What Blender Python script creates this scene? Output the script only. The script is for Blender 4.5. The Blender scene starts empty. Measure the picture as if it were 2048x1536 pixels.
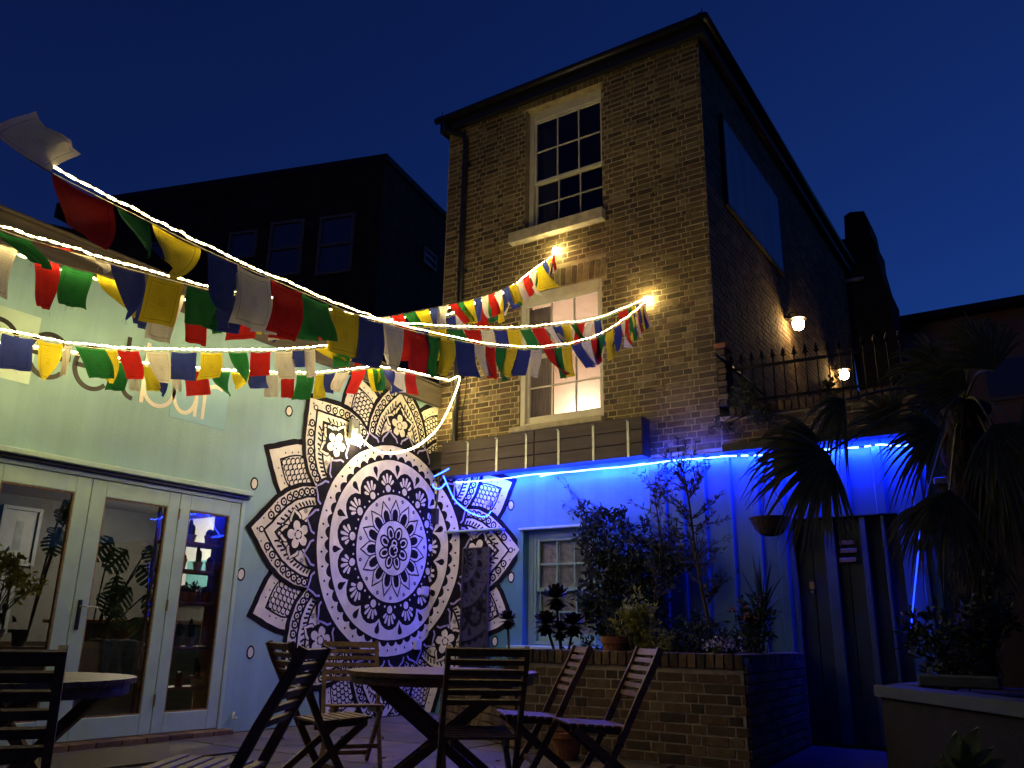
import bpy, bmesh, math, random
from mathutils import Vector, Matrix, noise
random.seed(11)
sc = bpy.context.scene
R_ = math.radians
# ------------------------------------------------------------------ camera
# world: x = along the brick front (left to right), y = away from the camera along the bar wall, z = up
CAM = Vector((6.996, -8.728, 0.92)); FOC = 1662.0
RIGHT = Vector((0.83680599, 0.54724443, 0.01671125))
UP = Vector((0.14634285, -0.25298054, 0.95633917))
FWD = Vector((-0.52757891, 0.79782478, 0.29178094))
cd = bpy.data.cameras.new('camera'); cam = bpy.data.objects.new('camera', cd)
sc.collection.objects.link(cam); sc.camera = cam
cd.sensor_width = 36; cd.lens = FOC / 2048 * 36; cd.clip_end = 500; cd.clip_start = 0.05
m = Matrix((( RIGHT.x, UP.x, -FWD.x, CAM.x), (RIGHT.y, UP.y, -FWD.y, CAM.y), (RIGHT.z, UP.z, -FWD.z, CAM.z), (0, 0, 0, 1)))
cam.matrix_world = m
# ------------------------------------------------------------------ world: dusk sky
w = bpy.data.worlds.new('World'); sc.world = w; w.use_nodes = True
nt = w.node_tree; bg = nt.nodes['Background']
sky = nt.nodes.new('ShaderNodeTexSky'); sky.sky_type = 'NISHITA'; sky.sun_disc = False
sky.sun_elevation = R_(-2.3); sky.sun_rotation = R_(22); sky.altitude = 0
sky.air_density = 1.0; sky.dust_density = 0.0; sky.ozone_density = 5.5
tint = nt.nodes.new('ShaderNodeMix'); tint.data_type = 'RGBA'; tint.blend_type = 'MULTIPLY'; tint.inputs[0].default_value = 1; tint.inputs[7].default_value = (.40, 1.0, 1.0, 1)   # cool white balance
nt.links.new(sky.outputs[0], tint.inputs[6]); nt.links.new(tint.outputs[2], bg.inputs[0]); bg.inputs[1].default_value = 0.15
sc.view_settings.view_transform = 'Standard'; sc.view_settings.look = 'None'
sc.view_settings.exposure = 2.45; sc.view_settings.gamma = 1
sc.cycles.max_bounces = 6; sc.cycles.diffuse_bounces = 3; sc.cycles.glossy_bounces = 3
sc.cycles.transparent_max_bounces = 12; sc.cycles.sample_clamp_indirect = 3.0
sc.cycles.caustics_reflective = False; sc.cycles.caustics_refractive = False
# LED colours and strengths
WARM = (1.0, 0.77, 0.29); WARM_E = 6.2
BLUE = (0.006, 0.022, 1.0); BLUE_E = 240.0  # the blue strength feeds only the added hidden emitters

# ------------------------------------------------------------------ helpers
def ray(px, py):
    return RIGHT * (px - 1024) + UP * (768 - py) + FWD * FOC
def D(px, py, d):            # point at depth d
    return CAM + ray(px, py) * (d / FOC)
def Fr(px, py, Y=0.0):       # point on a plane parallel to the brick front
    r = ray(px, py); return CAM + r * ((Y - CAM.y) / r.y)
def Lw(px, py, X=0.0):       # point on a plane parallel to the bar wall
    r = ray(px, py); return CAM + r * ((X - CAM.x) / r.x)
def Gr(px, py, z=0.0):
    r = ray(px, py); return CAM + r * ((z - CAM.z) / r.z)
COL = sc.collection
def tag(o, label=None, cat=None, group=None, kind=None):
    if label: o['label'] = label
    if cat: o['category'] = cat
    if group: o['group'] = group
    if kind: o['kind'] = kind
    return o
def empty(name, loc, label, cat, group=None, rz=0.0):
    o = bpy.data.objects.new(name, None); COL.objects.link(o)
    o.location = loc; o.rotation_euler = (0, 0, rz); o.empty_display_size = .05
    o['base'] = list(loc)
    tag(o, label, cat, group); return o
def attach(o, parent, local=False):
    o.parent = parent
    if not local:
        p = parent; off = Vector((0, 0, 0))
        while p is not None:
            if p.type == 'EMPTY' and 'base' in p: off += Vector(p['base'])
            p = p.parent
        if parent.type == 'EMPTY': o.matrix_parent_inverse = Matrix.Translation(-off)
    return o
class MB:
    def __init__(s): s.v = []; s.f = []; s.m = []; s.uv = {}
    def add(s, vs, fs, mi=0):
        b = len(s.v); s.v += [tuple(v) for v in vs]
        for f in fs: s.f.append(tuple(i + b for i in f)); s.m.append(mi)
        return s
    def box(s, x0, x1, y0, y1, z0, z1, mi=0):
        return s.add([(x0,y0,z0),(x1,y0,z0),(x1,y1,z0),(x0,y1,z0),(x0,y0,z1),(x1,y0,z1),(x1,y1,z1),(x0,y1,z1)],
              [(0,3,2,1),(4,5,6,7),(0,1,5,4),(1,2,6,5),(2,3,7,6),(3,0,4,7)], mi)
    def bbox(s, x0, x1, y0, y1, z0, z1, b=.004, mi=0):      # box with chamfered edges
        b = min(b, abs(x1-x0)*.45, abs(y1-y0)*.45, abs(z1-z0)*.45)
        bm = bmesh.new(); bmesh.ops.create_cube(bm, size=1)
        for v in bm.verts: v.co = Vector((x0+(v.co.x+.5)*(x1-x0), y0+(v.co.y+.5)*(y1-y0), z0+(v.co.z+.5)*(z1-z0)))
        bmesh.ops.bevel(bm, geom=list(bm.edges), offset=b, segments=1, affect='EDGES')
        bm.verts.index_update()
        s.add([v.co for v in bm.verts], [[v.index for v in f.verts] for f in bm.faces], mi); bm.free(); return s
    def bar(s, a, b, wd, th, up=(0,0,1), mi=0):            # rectangular bar from a to b; wd along side, th along up
        a = Vector(a); b = Vector(b); d = (b-a).normalized(); side = d.cross(Vector(up))
        if side.length < 1e-4: side = d.cross(Vector((1,0,0)))
        side.normalize(); u = side.cross(d)
        vs = []
        for p in (a, b):
            for i, j in ((-1,-1),(1,-1),(1,1),(-1,1)): vs.append(p + side*(wd/2*i) + u*(th/2*j))
        return s.add(vs, [(0,3,2,1),(4,5,6,7),(0,1,5,4),(1,2,6,5),(2,3,7,6),(3,0,4,7)], mi)
    def tube(s, pts, r, n=6, mi=0, cap=True):
        pts = [Vector(p) for p in pts]; rs = r if isinstance(r, (list, tuple)) else [r]*len(pts)
        vs = []; prev = None
        for i, p in enumerate(pts):
            t = (pts[min(i+1, len(pts)-1)] - pts[max(i-1, 0)]).normalized()
            if prev is None:
                ref = Vector((0,0,1)) if abs(t.z) < .9 else Vector((1,0,0))
                nn = t.cross(ref).normalized()
            else:
                nn = (prev - t*prev.dot(t)); nn.normalize()
            prev = nn; bb = t.cross(nn)
            for k in range(n):
                a = 2*math.pi*k/n; vs.append(p + (nn*math.cos(a) + bb*math.sin(a))*rs[i])
        fs = []
        for i in range(len(pts)-1):
            for k in range(n):
                fs.append((i*n+k, i*n+(k+1)%n, (i+1)*n+(k+1)%n, (i+1)*n+k))
        if cap: fs.append(tuple(range(n-1,-1,-1))); fs.append(tuple((len(pts)-1)*n+k for k in range(n)))
        return s.add(vs, fs, mi)
    def lathe(s, prof, c, n=16, mi=0, axis=None):          # prof: (r, z)
        vs = []; c = Vector(c)
        for r, z in prof:
            for k in range(n):
                a = 2*math.pi*k/n; vs.append(c + Vector((r*math.cos(a), r*math.sin(a), z)))
        fs = [(i*n+k, i*n+(k+1)%n, (i+1)*n+(k+1)%n, (i+1)*n+k) for i in range(len(prof)-1) for k in range(n)]
        fs.append(tuple(range(n-1,-1,-1))); fs.append(tuple((len(prof)-1)*n+k for k in range(n)))
        return s.add(vs, fs, mi)
    def prism(s, poly, d, mi=0):                           # poly: list of Vectors, d: extrusion vector
        n = len(poly); d = Vector(d)
        vs = [Vector(p) for p in poly] + [Vector(p)+d for p in poly]
        return s.add(vs, [tuple(range(n-1,-1,-1)), tuple(range(n, 2*n))] + [(i, (i+1)%n, n+(i+1)%n, n+i) for i in range(n)], mi)
    def mesh(s, name, mats, smooth=False):
        me = bpy.data.meshes.new(name); me.from_pydata([tuple(v) for v in s.v], [], s.f)
        for mm in (mats if isinstance(mats, (list, tuple)) else [mats]): me.materials.append(mm)
        me.polygons.foreach_set('material_index', s.m)
        if smooth: me.polygons.foreach_set('use_smooth', [True]*len(s.f))
        me.update(); return me
    def build(s, name, mats, parent=None, local=False, smooth=False, fix=False):
        me = s.mesh(name, mats, smooth)
        if fix:
            bm = bmesh.new(); bm.from_mesh(me); bmesh.ops.recalc_face_normals(bm, faces=list(bm.faces)); bm.to_mesh(me); bm.free()
        o = bpy.data.objects.new(name, me); COL.objects.link(o)
        if parent is not None: attach(o, parent, local)
        return o
def inst(name, me, parent, local=False, mw=None):
    o = bpy.data.objects.new(name, me); COL.objects.link(o)
    if mw is not None: o.matrix_basis = mw
    if parent is not None: attach(o, parent, local)
    return o
def copy_tree(o, parent=None):
    c = o.copy(); COL.objects.link(c)
    if parent is not None: c.parent = parent; c.matrix_parent_inverse = o.matrix_parent_inverse.copy()
    for ch in list(o.children): copy_tree(ch, c)
    return c
# ------------------------------------------------------------------ materials
MATS = {}
def mat(name, col, rough=.7, metal=0.0, var=.15, nscale=6.0, bump=0.0, bscale=60.0, col2=None, mix=0.0, mscale=2.0, spec=.5, trans=0.0, emit=None, es=0.0, stretch=None, soot=0.0, streak=0.0):
    mt = bpy.data.materials.new(name); mt.use_nodes = True; t = mt.node_tree; n = t.nodes; L = t.links
    p = n['Principled BSDF']; p.inputs['Roughness'].default_value = rough; p.inputs['Metallic'].default_value = metal
    p.inputs['Specular IOR Level'].default_value = spec
    geo = n.new('ShaderNodeNewGeometry'); src = geo.outputs['Position']
    if stretch:
        tc = n.new('ShaderNodeTexCoord'); src = tc.outputs['Object']
        mp = n.new('ShaderNodeMapping'); mp.inputs['Scale'].default_value = stretch; L.new(src, mp.inputs[0]); src = mp.outputs[0]
    base = None
    rgb = n.new('ShaderNodeRGB'); rgb.outputs[0].default_value = (*col, 1); base = rgb.outputs[0]
    if col2 is not None:
        nz = n.new('ShaderNodeTexNoise'); nz.inputs['Scale'].default_value = mscale; nz.inputs['Detail'].default_value = 6; L.new(src, nz.inputs['Vector'])
        rp = n.new('ShaderNodeValToRGB'); rp.color_ramp.elements[0].position = .5 - .18; rp.color_ramp.elements[1].position = .5 + .22
        L.new(nz.outputs[0], rp.inputs[0])
        mx = n.new('ShaderNodeMix'); mx.data_type = 'RGBA'
        mlt = n.new('ShaderNodeMath'); mlt.operation = 'MULTIPLY'; mlt.inputs[1].default_value = mix
        L.new(rp.outputs[0], mlt.inputs[0]); L.new(mlt.outputs[0], mx.inputs[0])
        L.new(base, mx.inputs[6]); mx.inputs[7].default_value = (*col2, 1); base = mx.outputs[2]
    if var > 0:
        nz = n.new('ShaderNodeTexNoise'); nz.inputs['Scale'].default_value = nscale; nz.inputs['Detail'].default_value = 5; L.new(src, nz.inputs['Vector'])
        mr = n.new('ShaderNodeMapRange'); mr.inputs[3].default_value = 1 - var*1.6; mr.inputs[4].default_value = 1 + var*1.6
        mr.inputs[1].default_value = .25; mr.inputs[2].default_value = .75; L.new(nz.outputs[0], mr.inputs[0])
        mx = n.new('ShaderNodeMix'); mx.data_type = 'RGBA'; mx.blend_type = 'MULTIPLY'; mx.inputs[0].default_value = 1
        L.new(base, mx.inputs[6]); L.new(mr.outputs[0], mx.inputs[7]); base = mx.outputs[2]
    for amt, scl, lo, hi in ((soot, (.9,.9,.55), .32, .68), (streak, (5,5,.35), .30, .62)):      # weathering: broad soot patches, vertical run-off streaks
        if amt <= 0: continue
        mp2 = n.new('ShaderNodeMapping'); mp2.inputs['Scale'].default_value = scl; L.new(geo.outputs['Position'], mp2.inputs[0])
        nz = n.new('ShaderNodeTexNoise'); nz.inputs['Scale'].default_value = 1.0; nz.inputs['Detail'].default_value = 7; nz.inputs['Roughness'].default_value = .65; L.new(mp2.outputs[0], nz.inputs['Vector'])
        mr = n.new('ShaderNodeMapRange'); mr.inputs[1].default_value = lo; mr.inputs[2].default_value = hi; mr.inputs[3].default_value = 1 - amt; mr.inputs[4].default_value = 1 + amt*.25; L.new(nz.outputs[0], mr.inputs[0])
        mx = n.new('ShaderNodeMix'); mx.data_type = 'RGBA'; mx.blend_type = 'MULTIPLY'; mx.inputs[0].default_value = 1; L.new(base, mx.inputs[6]); L.new(mr.outputs[0], mx.inputs[7]); base = mx.outputs[2]
    L.new(base, p.inputs['Base Color'])
    if bump > 0:
        nz = n.new('ShaderNodeTexNoise'); nz.inputs['Scale'].default_value = bscale; nz.inputs['Detail'].default_value = 4; L.new(src, nz.inputs['Vector'])
        bp = n.new('ShaderNodeBump'); bp.inputs['Strength'].default_value = bump; bp.inputs['Distance'].default_value = .01
        L.new(nz.outputs[0], bp.inputs['Height']); L.new(bp.outputs[0], p.inputs['Normal'])
    if trans > 0:
        tr = n.new('ShaderNodeBsdfTranslucent'); L.new(base, tr.inputs[0])
        ms = n.new('ShaderNodeMixShader'); ms.inputs[0].default_value = trans
        L.new(p.outputs[0], ms.inputs[1]); L.new(tr.outputs[0], ms.inputs[2]); L.new(ms.outputs[0], n['Material Output'].inputs[0])
    if emit:
        p.inputs['Emission Color'].default_value = (*emit, 1); p.inputs['Emission Strength'].default_value = es
    MATS[name] = mt; return mt
def emis(name, col, s):
    mt = bpy.data.materials.new(name); mt.use_nodes = True; t = mt.node_tree; n = t.nodes
    n.remove(n['Principled BSDF']); e = n.new('ShaderNodeEmission'); e.inputs[0].default_value = (*col, 1); e.inputs[1].default_value = s
    t.links.new(e.outputs[0], n['Material Output'].inputs[0]); mt.cycles.emission_sampling = 'AUTO'; return mt
def glassmat(name, tint=(.9,.93,.92), refl=1.0, rough=0.0):
    mt = bpy.data.materials.new(name); mt.use_nodes = True; t = mt.node_tree; n = t.nodes; n.remove(n['Principled BSDF'])
    a = n.new('ShaderNodeBsdfTransparent'); a.inputs[0].default_value = (*tint, 1)
    g = n.new('ShaderNodeBsdfGlossy'); g.inputs['Roughness'].default_value = rough
    lw = n.new('ShaderNodeFresnel'); lw.inputs[0].default_value = 1.5
    ml = n.new('ShaderNodeMath'); ml.operation = 'MULTIPLY'; ml.inputs[1].default_value = refl; ml.use_clamp = True
    t.links.new(lw.outputs[0], ml.inputs[0])
    s = n.new('ShaderNodeMixShader'); t.links.new(ml.outputs[0], s.inputs[0]); t.links.new(a.outputs[0], s.inputs[1]); t.links.new(g.outputs[0], s.inputs[2])
    t.links.new(s.outputs[0], n['Material Output'].inputs[0]); mt.use_transparent_shadow = True; return mt
BRICKS = [mat('brick_%d' % i, tuple(1.32*q for q in c), .85, soot=.45, var=.22, nscale=14, bump=.5, bscale=90, col2=c2, mix=.6, mscale=9) for i, (c, c2) in enumerate([
    ((.150,.112,.055),(.10,.072,.038)), ((.115,.082,.042),(.065,.047,.028)), ((.19,.142,.070),(.13,.095,.05)),
    ((.075,.055,.034),(.045,.034,.024)), ((.135,.082,.046),(.085,.052,.033)), ((.24,.185,.098),(.16,.118,.062))])]
REDB = [mat('red_brick_%d' % i, c, .85, var=.22, nscale=14, bump=.5, bscale=90, col2=c2, mix=.6, mscale=9) for i, (c, c2) in enumerate([
    ((.155,.092,.055),(.095,.06,.038)), ((.19,.125,.07),(.13,.08,.045)), ((.115,.07,.045),(.07,.046,.032)), ((.085,.06,.045),(.05,.038,.03)), ((.22,.15,.085),(.15,.095,.052))])]
MORTAR = mat('mortar', (.46,.38,.215), .95, soot=.4, var=.25, nscale=9, bump=.6, bscale=120)
MORTAR2 = mat('pale_mortar', (.42,.36,.26), .95, var=.25, nscale=9, bump=.6, bscale=120)
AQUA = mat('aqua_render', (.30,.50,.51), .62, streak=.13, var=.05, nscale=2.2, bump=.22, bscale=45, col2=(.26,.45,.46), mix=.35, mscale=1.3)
AQUA_DIM = mat('aqua_render_dimmed', (.105,.30,.37), .62, streak=.2, var=.06, nscale=2.2, bump=.22, bscale=45, col2=(.08,.25,.32), mix=.35, mscale=1.3)  # aqua paint again, with weaker warm light put into its colour
AQUA_J = mat('aqua_joinery', (.42,.60,.53), .42, streak=.1, var=.05, nscale=5, bump=.05, bscale=20)
AQUA_D = mat('aqua_sheet', (.055,.16,.26), .45, var=.16, nscale=3, col2=(.03,.10,.18), mix=.5, mscale=2.2, stretch=(1,1,.15))  # aqua sheet, darkened in colour to offset surplus warm light
TEALW = mat('teal_window_paint', (.25,.42,.38), .45, var=.06)
WHITEP = mat('white_joinery', (.66,.63,.52), .5, var=.08, nscale=8, bump=.1, bscale=30)
STONE = mat('painted_stone_sill', (.42,.38,.28), .8, var=.2, nscale=9, bump=.3, bscale=50)
BLACKM = mat('black_metal', (.012,.012,.013), .42, var=.1)
IRON = mat('black_iron', (.02,.018,.016), .38, metal=.6, var=.2, nscale=40)
DARKT = mat('dark_roof', (.02,.018,.017), .7, var=.2)
WOOD = mat('dark_stained_wood', (.19,.10,.05), .42, var=.3, nscale=5, col2=(.075,.038,.02), mix=.7, mscale=3, bump=.15, bscale=30, stretch=(1,6,6))
WOODT = mat('table_wood', (.23,.125,.065), .45, var=.3, nscale=4, col2=(.10,.05,.028), mix=.7, mscale=3, bump=.15, bscale=30, stretch=(1,8,8))
WOODL = mat('light_teak', (.26,.16,.065), .5, var=.25, nscale=5, col2=(.17,.10,.04), mix=.6, mscale=3, bump=.15, bscale=30, stretch=(1,6,6))
BOARD = mat('brown_board', (.055,.038,.034), .6, var=.25, nscale=4, bump=.25, bscale=25, stretch=(.3,4,4))
FASCIA = mat('weathered_fascia', (.085,.066,.045), .75, var=.25, nscale=4, col2=(.05,.04,.03), mix=.6, mscale=2.5, bump=.3, bscale=18, stretch=(4,.5,4))
STEEL = mat('galvanised_steel', (.42,.45,.43), .38, metal=.7, var=.15, nscale=20)
BRASS = mat('aged_brass', (.38,.25,.08), .4, metal=.8, var=.2)
PAVE = [mat('slab_%d' % i, c, .6, var=.25, nscale=3, bump=.35, bscale=35, col2=(c[0]*.5,c[1]*.5,c[2]*.5), mix=.5, mscale=1.7) for i, c in enumerate([(.115,.10,.095),(.14,.115,.10),(.095,.088,.088),(.15,.11,.09)])]
JOINT = mat('paving_joint', (.045,.04,.037), .95, var=.3, nscale=20)
TERRA = mat('terracotta', (.30,.115,.055), .8, var=.2, nscale=10, bump=.15)
SOIL = mat('soil', (.02,.015,.01), .95, var=.3, bump=.6, bscale=60)
INK = mat('mural_black', (.010,.009,.012), .85, var=.35, nscale=8, spec=.15)
CREAM = mat('mural_cream', (.80,.76,.65), .66, streak=.12, var=.10, nscale=7)
LAV = mat('mural_lavender', (.38,.34,.60), .62, var=.05)
GLASS = glassmat('window_glass', (.97,.98,.97), 1.0)
WARM_M = emis('warm_led', WARM, WARM_E); BLUE_M = emis('blue_hidden_emitter', BLUE, BLUE_E); BLUE_D = emis('blue_led_dim', BLUE, 1.8); BLUE_V = emis('blue_led_tube', (.03,.08,1), 13.0); BLUE_S = emis('blue_led_short', BLUE, 10.0); BLUE_R = emis('blue_hidden_emitter_right', BLUE, BLUE_E*.95); WARM_D = emis('warm_led_dim', WARM, WARM_E*.35)
PVC = mat('clear_cable', (.5,.48,.42), .3, var=0)
# ------------------------------------------------------------------ ground
g = MB().add([(-120,-120,-.05),(120,-120,-.05),(120,120,-.05),(-120,120,-.05)], [(0,1,2,3)]).build('ground', mat('ground_earth', (.05,.046,.042), .95, var=.3)); tag(g, kind='structure')
pv = MB().box(0, 7.6, -9.6, 0, -.04, -.012).build('pavement', JOINT); tag(pv, kind='structure')
SL = []
for k in range(8):
    b = MB(); b.bbox(-.296, .296, -.296, .296, -.03, 0, .006)
    SL.append(b.mesh('paving_slab', PAVE[k % 4]))
i = 0
for iy in range(15):
    for ix in range(12):
        x = .32 + ix*.604; y = -.32 - iy*.604
        if y > -2.0 and x > 2.6: continue
        o = inst('paving_slab', random.choice(SL), None)
        o.location = (x, y, random.uniform(-.004, .002)); o.rotation_euler = (random.uniform(-.004,.004), random.uniform(-.004,.004), random.choice((0,1,2,3))*math.pi/2)
        o.parent = pv
# ------------------------------------------------------------------ bar building (left)
bar = empty('bar_building', (-.1, -3, 0), 'single storey aqua rendered bar with glazed folding doors and lettering on its wall', 'building')
b = MB(); YL = -7.45; YR = -3.085; ZH = 2.225      # door opening
b.box(-.28, 0, -12, YL, 0, 4.2); b.box(-.28, 0, YR, .29, 0, 4.2); b.box(-.28, 0, YL, YR, ZH, 4.2)
b.build('wall', AQUA, bar)
b = MB(); b.bbox(.002, .075, -12, -.02, 3.95, 4.22, .006); b.bbox(-.3, .11, -12, -.012, 4.222, 4.25, .006); b.build('fascia_board', FASCIA, bar)
b = MB(); b.box(-6, -.29, -12, .28, 4.0, 4.12); b.build('roof', DARKT, bar)
# drip moulding over the doors
b = MB(); b.bbox(.003, .075, YL-.1, -3.05, 2.265, 2.315, .008); b.bbox(.003, .03, YL-.1, -3.055, 2.232, 2.262, .004, mi=1); b.build('door_head_moulding', [AQUA_J, BLACKM], bar)
b = MB(); b.bbox(-.12, .004, YR-.045, YR+.0, .03, 2.225, .004); b.bbox(-.12, .003, YL, YR-.046, 2.19, 2.224, .004); b.build('door_frame', AQUA_J, bar)
b = MB()
for k in range(18):
    y1 = -3.06 - k*.23; b.bbox(-.14, .16, y1-.222, y1, -.01, .045, .006, mi=k % 3)
b.build('threshold', REDB[:3], bar)
def door_leaf(y0, y1, gy0, gy1, gz0=.22, gz1=2.045, handle=False, hinges=()):
    f = MB(); x0, x1 = -.055, -.008
    f.bbox(x0, x1, y0, gy0, .05, 2.185, .004); f.bbox(x0, x1, gy1, y1, .05, 2.185, .004)
    f.bbox(x0, x1, gy0+.0005, gy1-.0005, .05, gz0, .004); f.bbox(x0, x1, gy0+.0005, gy1-.0005, gz1, 2.185, .004)
    d = f.build('door', AQUA_J, bar)
    e = MB(); t = .012
    e.box(x0+.004, x1-.006, gy0, gy0+t, gz0, gz1); e.box(x0+.004, x1-.006, gy1-t, gy1, gz0, gz1); e.box(x0+.004, x1-.006, gy0+t, gy1-t, gz0, gz0+t); e.box(x0+.004, x1-.006, gy0+t, gy1-t, gz1-t, gz1)
    e.build('glazing_bead', WOODL, d)
    MB().box(-.034, -.030, gy0+t, gy1-t, gz0+t, gz1-t).build('pane', GLASS, d)
    if handle:
        h = MB(); yh = y0+.055; h.bbox(-.0075, .006, yh-.018, yh+.018, .92, 1.165, .006, mi=1)
        h.tube([(.004,yh,1.11),(.05,yh,1.11),(.055,yh+.02,1.11),(.055,yh+.125,1.105)], .008, 8)
        h.build('handle', [STEEL, BLACKM], d, smooth=False)
    for z, yy in hinges:
        MB().tube([(.0,yy,z-.05),(.0,yy,z+.05)], .009, 8).build('hinge', BRASS, d)
door_leaf(-7.43, -6.515, -7.3, -6.65); door_leaf(-6.51, -5.625, -6.37, -5.77)
door_leaf(-5.62, -4.733, -5.48, -4.868); door_leaf(-4.727, -3.846, -4.592, -3.962, handle=True)
door_leaf(-3.84, -3.135, -3.724, -3.255, hinges=((1.99, -3.843), (1.15, -3.843), (.33, -3.843)))
# lettering and panels on the wall
def stroke(pts, wd):
    L_, R2 = [], []
    for i, p in enumerate(pts):
        a = pts[max(i-1, 0)]; c = pts[min(i+1, len(pts)-1)]
        dx, dy = c[0]-a[0], c[1]-a[1]; l = math.hypot(dx, dy) or 1
        nx, ny = -dy/l*wd/2, dx/l*wd/2
        L_.append((p[0]+nx, p[1]+ny)); R2.append((p[0]-nx, p[1]-ny))
    return L_, R2
def arc(cx, cy, r, a0, a1, n=20, ry=None):
    ry = ry or r
    return [(cx + r*math.cos(R_(a0+(a1-a0)*k/n)), cy + ry*math.sin(R_(a0+(a1-a0)*k/n))) for k in range(n+1)]
INKB = mat('letter_black', (.02,.018,.015), .5, var=.05); INKW = mat('letter_white', (.80,.76,.66), .5, var=.03)
def letter(strokes, m_, wd=.040):
    b = MB()
    for j, s_ in enumerate(strokes):
        l, r = stroke(s_, wd); n = len(l); off = .0065 + .0006*j
        b.add([(off, p[0], p[1]) for p in l] + [(off, p[0], p[1]) for p in r], [(k, n+k, n+k+1, k+1) for k in range(n-1)])
        b.add([(.002, p[0], p[1]) for p in l] + [(off, p[0], p[1]) for p in l], [(k, n+k, n+k+1, k+1) for k in range(n-1)])
        b.add([(.002, p[0], p[1]) for p in r] + [(off, p[0], p[1]) for p in r], [(k, k+1, n+k+1, n+k) for k in range(n-1)])
    return b.build('letter', m_, bar)
ZB = 2.96; XR = .168; RY = .188; ZM = ZB + RY
def e_(cy): return [[(cy-XR*.98, ZM)] + [(cy+XR, ZM)] + arc(cy, ZM, XR, 0, 318, 36, ry=RY)]
letter([arc(-5.74, ZM, XR, -180, 180, 36, ry=RY), [(-5.74-XR, ZB-.01), (-5.74-XR, 3.54)]], INKB)
letter(e_(-5.305), INKB); letter(e_(-4.905), INKB)
letter([[(-4.61, 3.535), (-4.61, ZB+.13)] + arc(-4.50, ZB+.12, .11, 180, 270, 10), [(-4.69, 3.30), (-4.52, 3.30)]], INKB)
letter([arc(-4.245, ZM, XR-.003, -180, 180, 36, ry=RY), [(-4.41, ZB-.005), (-4.41, 3.54)]], INKW)
letter([arc(-3.955, ZM-.005, .125, -180, 180, 36, ry=RY-.006), [(-3.825, ZB-.01), (-3.825, ZM+RY)]], INKW)
letter([[(-3.735, ZB-.015), (-3.735, ZM+.12)], arc(-3.60, ZM+.03, .135, 180, 60, 14)], INKW)
PANB = mat('sign_panel_blue', (.26,.50,.60), .4, var=.04); PANG = mat('sign_panel_pale', (.50,.68,.58), .4, var=.04)
MB().box(.001, .0035, -4.10, -3.455, 2.89, 3.50).build('sign_panel', PANB, bar)
MB().box(.001, .0035, -5.98, -5.42, 2.86, 3.45).build('sign_panel', PANG, bar)
# interior of the bar
INW = mat('bar_inner_wall', (.07,.066,.058), .8, var=.1); INF = mat('bar_floor', (.10,.065,.04), .5, var=.2)
b = MB(); b.box(-5.2, -5.1, -9, -.4, 0, 3); b.box(-5.1, -.29, -9.1, -9, 0, 3); b.box(-5.1, -.29, -.4, -.3, 0, 3); b.build('inner_wall', INW, bar)
MB().box(-5.1, -.285, -9, -.4, -.04, .02).build('inner_floor', INF, bar)
MB().box(-5.1, -.285, -9, -.4, 2.7, 2.8).build('inner_ceiling', mat('bar_ceiling', (.3,.29,.27), .8, var=.05), bar)
# ------------------------------------------------------------------ brick tower
tw = empty('brick_tower', (2, .5, 0), 'three storey yellow brick house with sash windows and overhanging dark eaves', 'house')
X1 = 4.0; ZT = 8.34; ZB0 = 2.95
UWIN = (1.385, 2.60, 6.28, 8.235); LWIN = (1.345, 2.565, 3.50, 5.335); BWIN = (1.43, 2.42, .835, 2.185)
def wall_with_holes(b, x0, x1, z0, z1, holes, y0, y1, mi=0):
    zs = sorted(set([z0, z1] + [h[2] for h in holes] + [h[3] for h in holes]))
    for a, c in zip(zs[:-1], zs[1:]):
        xs = x0
        for h in sorted(h for h in holes if h[2] < c - 1e-6 and h[3] > a + 1e-6):
            b.box(xs, h[0], y0, y1, a, c, mi); xs = h[1]
        b.box(xs, x1, y0, y1, a, c, mi)
b = MB(); wall_with_holes(b, 0, X1, ZB0, ZT, [UWIN, LWIN], 0, .3)
b.box(X1-.3, X1, .3, 8.3, 3.3, ZT); b.box(0, .3, .3, 8.3, 2.95, ZT); b.box(.3, X1-.3, 8.0, 8.3, 3, ZT); b.build('wall', MORTAR, tw)
b = MB(); wall_with_holes(b, 0, 3.14, -.03, ZB0, [BWIN], 0, .3); b.build('rendered_wall', AQUA_DIM, tw)
# bricks in Flemish bond
UB = {}
def unit_brick(var, mt):
    if (var, mt.name) in UB: return UB[(var, mt.name)]
    rr = random.Random(var*7+1); bm = bmesh.new(); bmesh.ops.create_cube(bm, size=1)
    bmesh.ops.bevel(bm, geom=[e for e in bm.edges], offset=.035, segments=1, affect='EDGES')
    for v in bm.verts: v.co += Vector((rr.uniform(-.015,.015), rr.uniform(-.03,.03), rr.uniform(-.035,.035)))
    me = bpy.data.meshes.new('brick'); bm.to_mesh(me); bm.free(); me.materials.append(mt); UB[(var, mt.name)] = me; return me
def flemish(u0, u1, z0, z1, holes, seed=1, c=.075, S=.215, H=.1025, J=.0125):
    rr = random.Random(seed); out = []; k = 0; z = z0
    while z + c - J <= z1 + .02:
        u = u0 - (0 if k % 2 else (S+H)/2 + J/1.0) + rr.uniform(-.012, .012); t = k % 2
        while u < u1:
            wd = S if t else H; t = 1 - t
            a, bb = max(u, u0), min(u+wd, u1); u += wd + J
            segs = [(a, bb)]
            for h in holes:
                if h[2] < z + c - J and h[3] > z:
                    ns = []
                    for p, q in segs:
                        if q <= h[0] or p >= h[1]: ns.append((p, q)); continue
                        if p < h[0]: ns.append((p, h[0]))
                        if q > h[1]: ns.append((h[1], q))
                    segs = ns
            for p, q in segs:
                if q - p > .03: out.append((p, q, z + rr.uniform(-.002,.002), min(z + c - J + rr.uniform(-.002,.002), z1)))
        k += 1; z += c
    return out
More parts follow.
